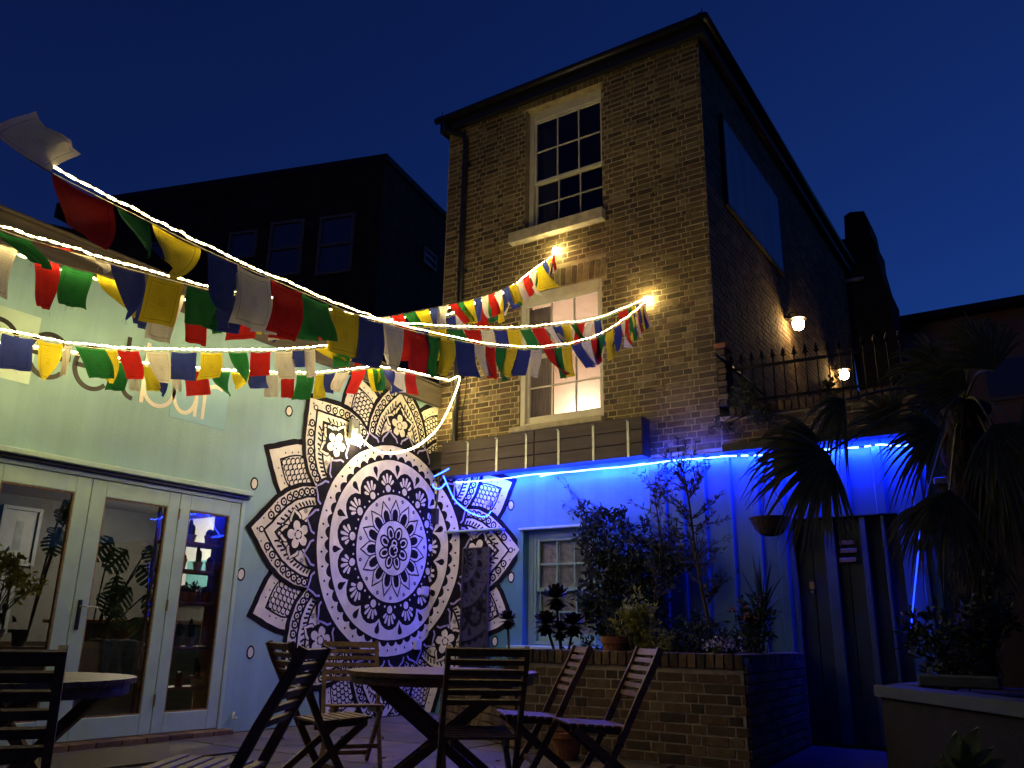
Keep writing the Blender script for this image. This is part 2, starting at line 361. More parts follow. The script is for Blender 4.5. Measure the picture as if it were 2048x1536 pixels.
def lay(parent, bricks, mapper, mats_, limit, key, seed=3, extra=None):
    """bricks -> 'limit' single objects (the ones nearest the camera), the rest added to the joined part"""
    rr = random.Random(seed); items = []
    for (p, q, z0, z1) in bricks:
        items.append((mapper((p+q)/2, (z0+z1)/2), (p, q, z0, z1)))
    items.sort(key=lambda it: key(it[0])); rest = extra if extra is not None else MB(); n = 0
    for c, (p, q, z0, z1) in items:
        mi = rr.choices(range(len(mats_)), weights=[3,3,2,2,2,1][:len(mats_)])[0]; pr = rr.uniform(.0015, .0055)
        a = mapper.axis
        if n < limit:
            o = inst('brick', unit_brick(rr.randrange(4), mats_[mi]), None)
            d = (q-p, .03+pr, z1-z0) if a == 'x' else (.03+pr, q-p, z1-z0)
            o.scale = d; cc = Vector(c)
            if a == 'x': cc.y += (.03-pr)/2 * mapper.inw
            else: cc.x += (.03-pr)/2 * mapper.inw
            o.location = cc; o.rotation_euler = (rr.uniform(-.01,.01), rr.uniform(-.008,.008), rr.uniform(-.006,.006)); attach(o, parent); n += 1
        else:
            b0 = mapper.inw
            if a == 'x':
                ys = sorted((c.y + .01*b0, c.y - pr*b0)); rest.bbox(p, q, ys[0], ys[1], z0, z1, .004, mi)
            else:
                xs = sorted((c.x + .01*b0, c.x - pr*b0)); rest.bbox(xs[0], xs[1], p, q, z0, z1, .004, mi)
    return rest
class Map:
    def __init__(s, axis, pos, inw): s.axis = axis; s.pos = pos; s.inw = inw
    def __call__(s, u, z): return Vector((u, s.pos, z)) if s.axis == 'x' else Vector((s.pos, u, z))
camd = lambda p: (p - CAM).length
LARCH = (LWIN[0]-.07, LWIN[1]+.07, 5.335, 5.60); UARCH = (UWIN[0]-.07, UWIN[1]+.05, 8.235, 8.345)
SILLH = (1.19, 2.64, 6.10, 6.285)
fb = flemish(0.012, X1-.003, 2.96, ZT, [UWIN, LWIN, LARCH, UARCH, SILLH], 1)
rest = lay(tw, fb, Map('x', 0.0, 1), BRICKS, 282, camd)
# soldier arches over the windows
def soldiers(x0, x1, z0, z1, obj=True):
    n = int((x1-x0)/.082); st = (x1-x0)/n
    for k in range(n):
        xc = x0 + st*(k+.5); mi = random.choice((0,1,2,5)); t = (k+.5)/n - .5
        if obj:
            o = inst('brick', unit_brick(k % 4, BRICKS[mi]), None); o.scale = (st-.013, .045, z1-z0-.01); o.location = (xc, .0185, (z0+z1)/2)
            o.rotation_euler = (0, t*.28, 0); attach(o, tw)
        else: rest.bbox(xc-st/2+.006, xc+st/2-.006, -.004, .01, z0+.005, z1-.005, .004, mi)
soldiers(LARCH[0], LARCH[1], LARCH[2]+.005, LARCH[3]); soldiers(UARCH[0], UARCH[1], UARCH[2], UARCH[3]-.01, False)
# flank bricks, joined
lay(tw, [(p, q, a, c) for p, q, a, c in flemish(.02, 8.28, 3.42, ZT, [], 5)], Map('y', X1, -1), BRICKS, 0, camd, extra=rest)
# left reveal bricks of the windows are joined too
br = rest.build('brick', BRICKS, tw); tag(br, kind='stuff'); br.name = 'brickwork'
# smeared repairs in the pointing
PATCH = mat('ochre_pointing', (.24,.18,.09), .95, var=.3, nscale=12, bump=.6, bscale=60, soot=.3)
rr = random.Random(77)
for (x, z, w_, h_) in ((2.95,7.35,.16,.10),(3.35,6.35,.10,.16),(2.82,5.55,.24,.10),(2.74,5.2,.10,.22),(3.55,4.75,.12,.10),(2.80,4.4,.09,.20),(1.05,5.1,.14,.08),(3.2,8.0,.18,.06),(1.0,6.7,.10,.12),(3.75,5.9,.08,.14),(.75,4.0,.16,.09),(3.3,3.75,.20,.08),(2.85,6.0,.12,.06),(1.15,7.6,.07,.12)):
    pts = [Vector((x + .5*w_*rr.uniform(.35,1.15)*math.cos(a), -.0078, z + .5*h_*rr.uniform(.35,1.2)*math.sin(a))) for a in [2*math.pi*k/16 for k in range(16)]]
    MB().prism(pts, (0, .012, 0)).build('mortar_patch', PATCH, tw, fix=True)
# projecting brick pier stub at the corner
def pier():
    b = MB(); k = 0
    for z in [3.42 + .075*i for i in range(9)]:
        b.bbox(X1+.012, X1+.105 + (.01 if k % 2 else 0), -.018, .2, z, z+.064, .005, mi=random.randrange(5)); k += 1
    b.build('corner_pier', BRICKS, tw)
    MB().bbox(X1-.01, X1+.125, -.03, .22, 4.097, 4.16, .006).build('pier_cap', TERRA, tw)
pier()
# eaves, fascia, gutter, finials
b = MB(); b.box(-.09, X1+.09, -.09, .0, ZT, ZT+.05); b.box(X1, X1+.09, 0, 8.4, ZT, ZT+.05); b.box(-.09, 0, 0, 8.4, ZT, ZT+.05)
b.box(-.11, X1+.11, -.11, -.09, ZT-.02, ZT+.2); b.box(X1+.09, X1+.11, -.09, 8.4, ZT-.02, ZT+.2); b.box(-.11, -.09, -.09, 8.4, ZT-.02, ZT+.2)
b.build('fascia', BLACKM, tw)
b = MB(); b.tube([(-.16,-.16,ZT+.17),(X1+.17,-.16,ZT+.17)], .05, 10); b.tube([(X1+.16,-.17,ZT+.169),(X1+.16,8.4,ZT+.169)], .05, 10); b.build('gutter', BLACKM, tw, smooth=True)
b = MB(); b.add([(-.13,-.13,ZT+.202),(X1+.13,-.13,ZT+.202),(X1+.13,8.4,ZT+.202),(-.13,8.4,ZT+.202),(2,2.1,ZT+.75),(2,6.3,ZT+.75)], [(0,1,4),(1,2,5,4),(2,3,5),(3,0,4,5),(3,2,1,0)]); b.build('roof', DARKT, tw)
for x in (-.1, X1+.1):
    b = MB(); b.lathe([(.09,0),(.095,.02),(.05,.05),(.02,.08)], (x,-.1,ZT+.2), 8); b.tube([(x,-.1,ZT+.26),(x+.01,-.1,ZT+.36)], .006, 5); b.build('finial', DARKT, tw)
b = MB(); b.tube([(.0,-.16,ZT+.12),(.05,-.14,ZT-.05),(.33,-.075,ZT-.2),(.36,-.07,ZT-.35),(.36,-.07,2.98)], .042, 10)
for z in (7.6, 5.9, 4.3): b.bbox(.28,.44,-.06,-.012,z,z+.04,.004)
b.build('drainpipe', BLACKM, tw, smooth=False)
b = MB(); b.tube([(.47,-.02,4.5),(.50,-.03,4.3),(.49,-.03,4.05),(.44,-.03,3.75),(.46,-.03,3.4)], .008, 6); b.build('cable', BLACKM, tw)
# windows
def sash(name, W, cols, rows_u, rows_l, zm, yb, fm, depth=.09, fw=.075, parent=tw, headh=.13, sagl=0.0, botrail=.09):
    x0, x1, z0, z1 = W; f = MB()
    f.bbox(x0, x0+fw, yb, yb+depth, z0, z1, .004); f.bbox(x1-fw*.55, x1, yb, yb+depth, z0, z1, .004)
    f.bbox(x0+fw+.0005, x1-fw*.55-.0005, yb, yb+depth, z1-headh, z1, .004); f.bbox(x0+fw+.0005, x1-fw*.55-.0005, yb, yb+depth, z0, z0+.045, .004)
    o = f.build('window', fm, parent)
    xi0, xi1 = x0+fw+.001, x1-fw*.55-.001
    def one(za, zb, rows, y0, nm, br):
        s = MB(); st = .038
        s.bbox(xi0, xi0+st, y0, y0+.035, za, zb, .003); s.bbox(xi1-st, xi1, y0, y0+.035, za, zb, .003)
        s.bbox(xi0+st+.0005, xi1-st-.0005, y0, y0+.035, za, za+br, .003); s.bbox(xi0+st+.0005, xi1-st-.0005, y0, y0+.035, zb-st, zb, .003)
        gx0, gx1, gz0, gz1 = xi0+st, xi1-st, za+br, zb-st
        for k in range(1, cols):
            x = gx0 + (gx1-gx0)*k/cols; s.bbox(x-.011, x+.011, y0+.004, y0+.031, gz0+.0005, gz1-.0005, .003)
        for k in range(1, rows):
            z = gz0 + (gz1-gz0)*k/rows; s.bbox(gx0+.0005, gx1-.0005, y0+.006, y0+.029, z-.011, z+.011, .003)
        s.build(nm, fm, o)
        for i in range(cols):
            for k in range(rows):
                xa, xb = gx0+(gx1-gx0)*i/cols+.0115, gx0+(gx1-gx0)*(i+1)/cols-.0115
                zc, zd = gz0+(gz1-gz0)*k/rows+.0115, gz0+(gz1-gz0)*(k+1)/rows-.0115
                t = random.uniform(-.0015, .0015); t2 = random.uniform(-.0015, .0015)
                MB().add([(xa,y0+.017+t,zc),(xb,y0+.017+t2,zc),(xb,y0+.017-t,zd),(xa,y0+.017-t2,zd)], [(0,1,2,3)]).build('pane', GLASS, o)
    one(zm, z1-headh, rows_u, yb+.012, 'upper_sash', .045); one(z0+.046, zm+.04, rows_l, yb+.05, 'lower_sash', botrail)
    return o
sash('u', (UWIN[0], UWIN[1], UWIN[2], UWIN[3]), 3, 2, 2, 7.05, .11, WHITEP, headh=.16)
sash('l', LWIN, 3, 2, 2, 4.42, .015, WHITEP, headh=.12)
# boxed top moulding of the lower window
MB().bbox(LWIN[0]+.08, LWIN[1]-.05, -.012, .013, LWIN[3]-.2, LWIN[3]-.13, .006).build('window_moulding', WHITEP, tw)
b = MB(); b.bbox(1.19, 2.64, -.11, .11, 6.11, 6.275, .008); b.build('window_sill', STONE, tw)
b = MB(); b.bbox(1.24, 2.58, -.09, .014, 3.425, 3.498, .008); b.build('window_sill', STONE, tw)
b = MB(); wall_with_holes(b, BWIN[0], BWIN[1], BWIN[2], BWIN[3], [(1.50, 2.37, .84, 2.15)], .13, .16); b.build('window_lining', TEALW, tw)
sash('b', (1.50, 2.37, .842, 2.148), 3, 2, 2, 1.46, .135, TEALW, headh=.05, fw=.04)
b = MB(); b.bbox(1.27, 2.52, -.10, .13, .725, .833, .008); b.build('window_sill', AQUA_J, tw)
b = MB(); b.bbox(1.38, 2.47, -.045, -.002, 2.186, 2.215, .005); b.build('window_drip', AQUA_J, tw)
# rooms behind the windows
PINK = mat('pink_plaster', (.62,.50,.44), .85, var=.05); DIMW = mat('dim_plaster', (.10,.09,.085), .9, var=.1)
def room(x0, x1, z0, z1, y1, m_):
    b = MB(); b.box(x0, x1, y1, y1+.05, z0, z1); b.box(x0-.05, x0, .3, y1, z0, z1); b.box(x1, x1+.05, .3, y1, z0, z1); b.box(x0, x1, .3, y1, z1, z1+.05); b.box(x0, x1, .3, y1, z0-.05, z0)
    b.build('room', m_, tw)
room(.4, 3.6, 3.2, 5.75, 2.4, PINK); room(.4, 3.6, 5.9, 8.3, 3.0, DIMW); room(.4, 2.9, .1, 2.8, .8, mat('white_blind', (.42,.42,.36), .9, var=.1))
def curtain(x0, x1, y, z0, z1, m_, n=9):
    b = MB(); v = []; N = n*4
    for i in range(N+1):
        x = x0 + (x1-x0)*i/N; yy = y + .02*math.sin(i/N*n*2*math.pi) + .008*math.sin(i*1.7)
        v += [(x, yy, z0), (x, yy, z1)]
    b.add(v, [(2*i, 2*i+2, 2*i+3, 2*i+1) for i in range(N)]); return b
CURT = mat('grey_curtain', (.20,.18,.16), .9, var=.1, trans=.3)
tag(curtain(1.36, 1.70, .22, 3.52, 5.2, CURT, 7).build('curtain', CURT, smooth=True), 'grey curtain drawn aside at the left of the lit window', 'curtain')
tag(curtain(1.40, 1.72, .30, 6.32, 8.05, CURT).build('curtain', CURT, smooth=True), 'pale curtain hanging inside the dark top floor window', 'curtain')
PATN = mat('patterned_screen', (.40,.40,.33), .8, var=.25, nscale=18, col2=(.30,.30,.25), mix=.6, mscale=12)
tag(MB().box(1.52, 2.35, .235, .24, .86, 2.13).build('blind', PATN), 'pale patterned blind behind the aqua sash window', 'blind')
# lamp in the lit room
lp = empty('floor_lamp', (1.0, 2.15, 3.2), 'uplight glowing behind the lower right of the lit window', 'lamp')
MB().lathe([(.12,0),(.12,.02),(.015,.03),(.015,.78),(.03,.80)], (1.0,2.15,3.2), 12).build('stand', BLACKM, lp)
MB().lathe([(.03,.80),(.09,.86),(.10,.90)], (1.0,2.15,3.2), 14).build('bulb', emis('room_bulb', (1,.82,.58), 46), lp)
# ------------------------------------------------------------------ mandala mural, painted on the bar wall and round the corner
MC = (-.80, 1.955); LAYER = .0009
mural = empty('mandala_mural', (0.01, -.8, .02), 'large black and cream mandala painted across the inner corner of the walls', 'mural')
class Paint:
    def __init__(s): s.p = []
    def poly(s, pts, lay, c): s.p.append((pts, lay, c))
    def circ(s, c, r, lay, col, n=20, ry=None, rot=0): 
        ry = ry or r; ca, sa = math.cos(rot), math.sin(rot)
        s.poly([(c[0]+r*math.cos(2*math.pi*k/n)*ca - ry*math.sin(2*math.pi*k/n)*sa, c[1]+r*math.cos(2*math.pi*k/n)*sa + ry*math.sin(2*math.pi*k/n)*ca) for k in range(n)], lay, col)
    def line(s, pts, wd, lay, col):
        l, r = stroke(pts, wd)
        for k in range(len(l)-1): s.poly([l[k], r[k], r[k+1], l[k+1]], lay, col)
    def build(s, name, label=None):
        bm = bmesh.new()
        for pts, lay, c in s.p:
            vs = [bm.verts.new((p[0], p[1], .002 + LAYER*lay)) for p in pts]
            try: f = bm.faces.new(vs); f.material_index = c
            except ValueError: pass
        for v in bm.verts:                                       # hand-painted wobble
            q_ = Vector((v.co.x*3.1, v.co.y*3.1, 0)); d_ = noise.noise_vector(q_)*.010 + noise.noise_vector(q_*4.3)*.0035; v.co.x += d_.x; v.co.y += d_.y
        bm.normal_update()
        bmesh.ops.triangulate(bm, faces=list(bm.faces))
        def cut(co, no, side):
            bmesh.ops.bisect_plane(bm, geom=list(bm.verts)+list(bm.edges)+list(bm.faces), plane_co=co, plane_no=no, clear_outer=side, clear_inner=False)
        cut((0, 3.945, 0), (0, 1, 0), True); cut((0, .012, 0), (0, -1, 0), True); cut((0, 0, 0), (1, 0, 0), False); cut((0, 2.94, 0), (0, 1, 0), False)
        # leave the window opening on the front free
        bad = [f for f in bm.faces if f.calc_center_median().x > 1.36 or (f.calc_center_median().x > 0 and f.calc_center_median().y > 2.94)]
        if bad: bmesh.ops.delete(bm, geom=bad, context='FACES')
        for v in bm.verts:
            u, z, o = v.co
            if u < -1e-6: v.co = (o, u, z)
            elif u > 1e-6: v.co = (u, -o, z)
            else: v.co = (o, -o, z)
        me = bpy.data.meshes.new(name); bm.to_mesh(me); bm.free()
        for m_ in (INK, CREAM, LAV): me.materials.append(m_)
        ob = bpy.data.objects.new(name, me); COL.objects.link(ob); attach(ob, mural)
        if label: ob['label'] = label
        return ob
K, W_, V_ = 0, 1, 2
def petal_frame(th):
    c, s_ = math.cos(th), math.sin(th)
    return lambda a, b: (MC[0] + a*c - b*s_, MC[1] + a*s_ + b*c)
SHP = [(0,.84),(.15,.97),(.3,1.0),(.45,.96),(.6,.83),(.72,.64),(.83,.41),(.92,.19),(1,0)]
def shp(t):
    for (a, x), (b, y) in zip(SHP[:-1], SHP[1:]):
        if a <= t <= b: k = (t-a)/(b-a); k = k*k*(3-2*k)*.35 + k*.65; return x + (y-x)*k
    return 0
def outline(fr, wd, tip, base=1.0, n=22):
    A = [base + (tip-base)*k/n for k in range(n+1)]
    up_ = [fr(a, wd*shp(k/n)) for k, a in enumerate(A)]; dn = [fr(a, -wd*shp(k/n)) for k, a in enumerate(A)]
    return up_ + dn[-2::-1]
def side_pt(fr, wd, tip, t, sg, base=1.0): return fr(base + (tip-base)*t, sg*wd*shp(t))
def star(P, c, r, lay, n=8):
    P.circ(c, r*.5, lay, K, 10); P.circ(c, r*.28, lay+1, W_, 8)
    for k in range(n):
        a = 2*math.pi*k/n; P.line([(c[0]+r*.5*math.cos(a), c[1]+r*.5*math.sin(a)), (c[0]+r*math.cos(a), c[1]+r*math.sin(a))], r*.22, lay, K)
def rose(P, c, r, lay, rot):
    P.circ(c, r*1.06, lay, K, 26)
    for k in range(5):
        a = rot + 2*math.pi*k/5
        P.circ((c[0]+r*.60*math.cos(a), c[1]+r*.60*math.sin(a)), r*.34, lay+1, W_, 14, ry=r*.305, rot=a)
    P.circ(c, r*.34, lay+2, K, 14); P.circ(c, r*.24, lay+3, W_, 12)
    for k in range(5):
        a = rot + 2*math.pi*(k+.5)/5
        P.circ((c[0]+r*.38*math.cos(a), c[1]+r*.38*math.sin(a)), r*.12, lay+4, W_, 8)
def lotus_leaf(P, c, a, r0, r1, wd, lay):
    f = lambda t, b: (c[0]+t*math.cos(a)-b*math.sin(a), c[1]+t*math.sin(a)+b*math.cos(a))
    sh = [(0,.55),(.25,.95),(.45,1),(.65,.72),(.82,.32),(1,0)]
    def ol(g, s1, dw): return [f(r0+(r1*s1-r0)*t, wd*w_*dw) for t, w_ in sh] + [f(r0+(r1*s1-r0)*t, -wd*w_*dw) for t, w_ in sh[-2::-1]]
    P.poly(ol(0, 1.0, 1.0), lay, K); P.poly(ol(0, .955, .86), lay+1, W_); P.poly(ol(0, .84, .58), lay+2, K)
for k in range(8):                                              # eight big petals
    th = math.pi/2 + k*math.pi/4; fr = petal_frame(th); P = Paint(); q = 10
    P.poly(outline(fr, .60, 2.27), q, K); P.poly(outline(fr, .555, 2.19), q+1, W_)
    P.poly(outline(fr, .465, 2.045), q+2, K); P.poly(outline(fr, .44, 2.01), q+3, W_)
    P.poly(outline(fr, .365, 1.89), q+4, K); P.poly(outline(fr, .34, 1.855), q+5, W_)
    for sg in (-1, 1):
        for j in range(10):
            t = .22 + .072*j; c = side_pt(fr, .505, 2.10, t, sg)
            P.circ(c, .047, q+6, K, 14); P.circ(c, .027, q+7, W_, 12); P.circ(c, .012, q+8, K, 8)
            t2 = t + .036; P.circ(side_pt(fr, .535, 2.16, t2, sg), .010, q+6, K, 8)
        for j in range(15):
            t = .20 + .050*j; P.line([side_pt(fr, .368, 1.895, t, sg), side_pt(fr, .412, 1.965, t+.004, sg)], .023, q+6, K)
    c = fr(1.555, 0)
    for j in range(5):
        a = th + 2*math.pi*j/5; lotus_leaf(P, c, a, .11, .30, .10, q+7)
    rose(P, c, .165, q+10, th)
    for a_, b_ in ((1.79, .085), (1.79, -.085), (1.47, .27), (1.47, -.27)): star(P, fr(a_, b_*1.0), .034, q+6)
    P.circ(fr(1.815, 0), .026, q+12, K, 14); P.circ(fr(1.825, .008), .017, q+13, W_, 12)
    for a_, b_ in ((1.69, .19), (1.69, -.19), (1.60, .25), (1.60, -.25)): P.circ(fr(a_, b_), .010, q+6, K, 8)
    P.circ(fr(2.06, 0), .035, q+6, K, 14); P.circ(fr(2.06, 0), .021, q+7, W_, 12)
    P.circ(fr(2.115, 0), .012, q+6, K, 8)
    P.build('petal')
for k in range(8):                                              # eight narrow scaled petals between them
    th = math.pi/2 + (k+.5)*math.pi/4; fr = petal_frame(th); P = Paint()
    P.poly(outline(fr, .47, 2.31, 1.15), 1, K); P.poly(outline(fr, .425, 2.22, 1.15), 2, W_)
    lf = lambda wd, a0, a1: [fr(a0+(a1-a0)*t, wd*math.sin(math.pi*t**.85)) for t in [i/16 for i in range(17)]] + [fr(a0+(a1-a0)*t, -wd*math.sin(math.pi*t**.85)) for t in [i/16 for i in range(15, 0, -1)]]
    P.poly(lf(.215, 1.50, 2.06), 3, K); P.poly(lf(.195, 1.53, 2.03), 4, W_)
    for i in range(9):
        a = 1.58 + i*.05; t = (a-1.53)/.5; hw = .195*math.sin(math.pi*max(0, min(1, t))**.85); n = 4 if hw > .1 else 3
        for j in range(-n, n+1):
            b0 = (j + (.5 if i % 2 else 0))*.075
            if abs(b0) + .03 > hw: continue
            P.line([fr(a + .036*math.cos(R_(q_)), b0 + .036*math.sin(R_(q_))) for q_ in range(-90, 91, 30)], .017, 5, K)
    for sg in (-1, 1):
        for j in range(7):
            P.circ(side_pt(fr, .315, 2.15, .42+.075*j, sg, 1.15), .010, 3, K, 8)
        P.poly([fr(1.46, sg*.19), fr(1.54, sg*.235), fr(1.62, sg*.245), fr(1.55, sg*.205)], 3, K)
    P.circ(fr(1.44, 0), .028, 3, K, 12); P.circ(fr(1.44, 0), .017, 4, W_, 10)
    P.build('narrow_petal')
P = Paint(); q = 26                                             # central disc
N = 24
P.poly([(MC[0]+r*math.cos(a), MC[1]+r*math.sin(a)) for a, r in [(2*math.pi*k/(N*6), 1.385 + .075*abs(math.sin(math.pi*k/6))**.7) for k in range(N*6)]], q, K)
for k in range(N):
    a0 = 2*math.pi*(k+.0)/N; pol = lambda da, r: (MC[0]+r*math.cos(a0+da), MC[1]+r*math.sin(a0+da)); st = 2*math.pi/N
    P.line([pol(st*.10, 1.325), pol(st*.16, 1.375), pol(st*.30, 1.405), pol(st*.5, 1.465), pol(st*.70, 1.405), pol(st*.84, 1.375), pol(st*.90, 1.325)], .024, q+1, V_)
P.circ(MC, 1.28, q+2, W_, 120)
N = 48
P.poly([(MC[0]+r*math.cos(a), MC[1]+r*math.sin(a)) for a, r in [(2*math.pi*k/(N*5), 1.115 + .055*abs(math.sin(math.pi*k/5))**.8) for k in range(N*5)]], q+3, K)
for k in range(N):
    a = 2*math.pi*(k+.5)/N + .065; P.circ((MC[0]+1.215*math.cos(a), MC[1]+1.215*math.sin(a)), .017, q+3, K, 10, ry=.013, rot=a)
P.circ(MC, 1.095, q+4, W_, 120)
N = 15
P.circ(MC, .80, q+4.2, K, 90)
for k in range(N):
    a = -math.pi/2 + 2*math.pi*k/N; er = (math.cos(a), math.sin(a)); et = (-er[1], er[0])
    L2 = lambda r, t: (MC[0]+r*er[0]+t*et[0], MC[1]+r*er[1]+t*et[1])
    P.poly([L2(.72, .185), L2(.85, .178), L2(.92, .135), L2(.965, .07), L2(.98, 0), L2(.965, -.07), L2(.92, -.135), L2(.85, -.178), L2(.72, -.185)], q+4.4+.2*(k % 3), K)
    P.circ(L2(.735, 0), .047, q+6, W_, 14)
    for t_, l_ in ((0, .93), (.42, .92), (-.42, .92), (.84, .885), (-.84, .885)):
        c0 = L2(.735, 0); dx, dy = math.cos(a+t_), math.sin(a+t_); sx, sy = -dy, dx; r0, r1 = .07, l_-.735
        pt = lambda r, w_: (c0[0]+dx*r+sx*w_, c0[1]+dy*r+sy*w_)
        P.poly([pt(r0, .008), pt(r1*.7, .019), pt(r1*.95, .017), pt(r1, 0), pt(r1*.95, -.017), pt(r1*.7, -.019), pt(r0, -.008)], q+6, W_)
    for t_ in (.15, -.15): P.circ(L2(.70, t_*.62), .014, q+6, W_, 8)
    a2 = a + math.pi/N; e2 = (math.cos(a2), math.sin(a2)); t2 = (-e2[1], e2[0])
    L3 = lambda r, t: (MC[0]+r*e2[0]+t*t2[0], MC[1]+r*e2[1]+t*t2[1])
    P.poly([L3(.90, 0), L3(.95, .020), L3(.99, .040), L3(1.03, .038), L3(1.05, 0), L3(1.03, -.038), L3(.99, -.040), L3(.95, -.020)], q+5, K)
P.circ(MC, .655, q+7, W_, 90)
for k in range(N):
    a = math.pi/2 + 2*math.pi*k/N; er = (math.cos(a), math.sin(a)); et = (-er[1], er[0])
    L2 = lambda r, t: (MC[0]+r*er[0]+t*et[0], MC[1]+r*er[1]+t*et[1])
    def leaf(r1, w_): return [L2(.30, w_*.7), L2(.40, w_), L2(.46, w_*.86), L2(r1-.05, w_*.32), L2(r1, 0), L2(r1-.05, -w_*.32), L2(.46, -w_*.86), L2(.40, -w_), L2(.30, -w_*.7)]
    P.poly(leaf(.605, .100), q+8 + (k % 3)*2, K); P.poly(leaf(.575, .082), q+9 + (k % 3)*2, W_)
    P.poly([L2(.33, .048), L2(.40, .055), L2(.46, .042), L2(.485, 0), L2(.46, -.042), L2(.40, -.055), L2(.33, -.048)], q+10 + (k % 3)*2, K)
    a2 = a + math.pi/N; c = (MC[0]+.60*math.cos(a2), MC[1]+.60*math.sin(a2)); P.circ(c, .023, q+8, K, 12); P.circ(c, .010, q+9, V_, 8)
P.circ(MC, .345, q+15, K, 60); P.circ(MC, .332, q+16, W_, 60)
for k in range(8):
    a = math.pi/8 + 2*math.pi*k/8; c = (MC[0]+.185*math.cos(a), MC[1]+.185*math.sin(a))
    P.circ(c, .098, q+17, K, 18, ry=.075, rot=a); P.circ(c, .074, q+18, W_, 16, ry=.052, rot=a); P.circ(c, .050, q+19, K, 14, ry=.032, rot=a)
P.circ(MC, .135, q+20, K, 30)
P.line(arc(MC[0], MC[1]+.055, .045, -60, 240, 12), .020, q+21, W_); P.line(arc(MC[0]-.01, MC[1]-.035, .075, 60, 330, 16), .020, q+21, W_)
P.line(arc(MC[0]+.03, MC[1]-.02, .035, -120, 170, 12), .018, q+21, W_)
P.build('disc')
for (u, z) in ((-2.634,3.283),(-3.007,2.416),(-3.046,1.483),(-2.825,.737),(1.241,2.51),(1.259,1.63),(1.043,.871)):
    P = Paint(); P.circ((u, z), .052, 1, K, 24, ry=.066); P.circ((u, z), .035, 2, W_, 20, ry=.049); P.build('painted_dot')
# ------------------------------------------------------------------ right part of the front: corrugated wall, parapet, terrace, door
an = empty('corrugated_annex', (4.6, .3, 0), 'aqua corrugated metal wall of the annex beneath the railed terrace', 'building')
def corr(x0, x1, z0, z1, y, seed=2):
    rr = random.Random(seed); b = MB(); x = x0; prof = []; up_ = False
    while x < x1:
        a = rr.choice((.16,.2,.24)) if not up_ else rr.choice((.045,.05,.09)); d = -.038 if up_ else 0
        prof.append((x + (.014 if x > x0 else 0), y + d)); x = min(x + a, x1); prof.append((x, y + d)); up_ = not up_
    v = []
    for px_, py_ in prof: v += [(px_, py_, z0), (px_, py_, z1)]
    b.add(v, [(2*i, 2*i+2, 2*i+3, 2*i+1) for i in range(len(prof)-1)]); return b
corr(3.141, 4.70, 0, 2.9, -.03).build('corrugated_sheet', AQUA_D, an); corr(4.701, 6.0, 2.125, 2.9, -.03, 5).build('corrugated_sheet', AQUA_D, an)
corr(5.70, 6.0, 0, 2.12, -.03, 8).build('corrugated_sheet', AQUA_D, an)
b = MB(); b.box(3.141, 4.70, 0, .25, 0, 2.95); b.box(4.70, 5.70, 0, .25, 2.12, 2.95); b.box(5.70, 6.0, 0, .25, 0, 2.95); b.box(X1, 6.0, 0, .25, 2.95, 3.30); b.box(5.75, 6.0, .25, 9, 0, 3.3); b.build('wall', MORTAR, an)
b = MB(); b.box(X1, 5.75, .25, 9, 3.1, 3.3); b.build('terrace_floor', JOINT, an)
rst = lay(an, flemish(X1+.02, 6.0, 2.96, 3.26, [], 9), Map('x', 0.0, 1), REDB, 400, camd)
n = 25
for k in range(n):
    x = X1+.12 + (6.0-X1-.12)*(k+.5)/n; o = inst('coping_brick', unit_brick(k % 4, random.choice(REDB)), None)
    o.scale = ((6.0-X1-.12)/n - .012, .24, .115); o.location = (x, .095, 3.335); attach(o, an)
b = MB(); b.bbox(X1+.06, 6.04, -.16, -.02, 2.865, 2.955, .006); b.build('gutter_board', BLACKM, an)
dr = MB()
for k, (xa, xb) in enumerate(((4.705,4.86),(4.86,5.02),(5.02,5.2),(5.2,5.36),(5.36,5.53),(5.53,5.695))):
    dr.bbox(xa+.003, xb-.003, .06 - (.02 if k % 2 else 0), .10, .02, 2.115, .006)
d_o = dr.build('door', mat('dark_blue_door', (.025,.045,.06), .5, var=.2, nscale=3), an)
b = MB(); b.box(4.70, 5.70, -.04, -.032, 2.121, 2.135); b.bbox(5.35,5.40,-.035,.04,.02,2.11,.004); b.bbox(5.545,5.575,-.035,.04,.02,2.11,.004); b.bbox(5.0,5.1,-.02,.04,.02,2.11,.004); b.build('door_strip', mat('door_strip_paint', (.05,.09,.11), .5, var=.15), d_o)
b = MB(); b.bbox(4.815,4.865,.005,.04,1.43,1.50,.004); b.bbox(4.825,4.855,.0,.04,1.39,1.41,.003); b.build('lock_plate', BRASS, d_o)
sg = empty('wooden_sign', (5.21, .03, 1.6), 'three small wooden plaques hung on chains on the dark door', 'sign')
for z in (1.87, 1.79, 1.70): MB().bbox(5.13+random.uniform(-.01,.01), 5.29+random.uniform(-.01,.01), -.01, .02, z-.022, z+.022, .004).build('plaque', WOODL, sg)
b = MB()
for x in (5.15, 5.27): b.tube([(x,.005,1.89),(5.21,.01,1.97)], .003, 4); b.tube([(x,.005,1.72),(x,.005,1.87)], .003, 4)
b.build('chain', IRON, sg)
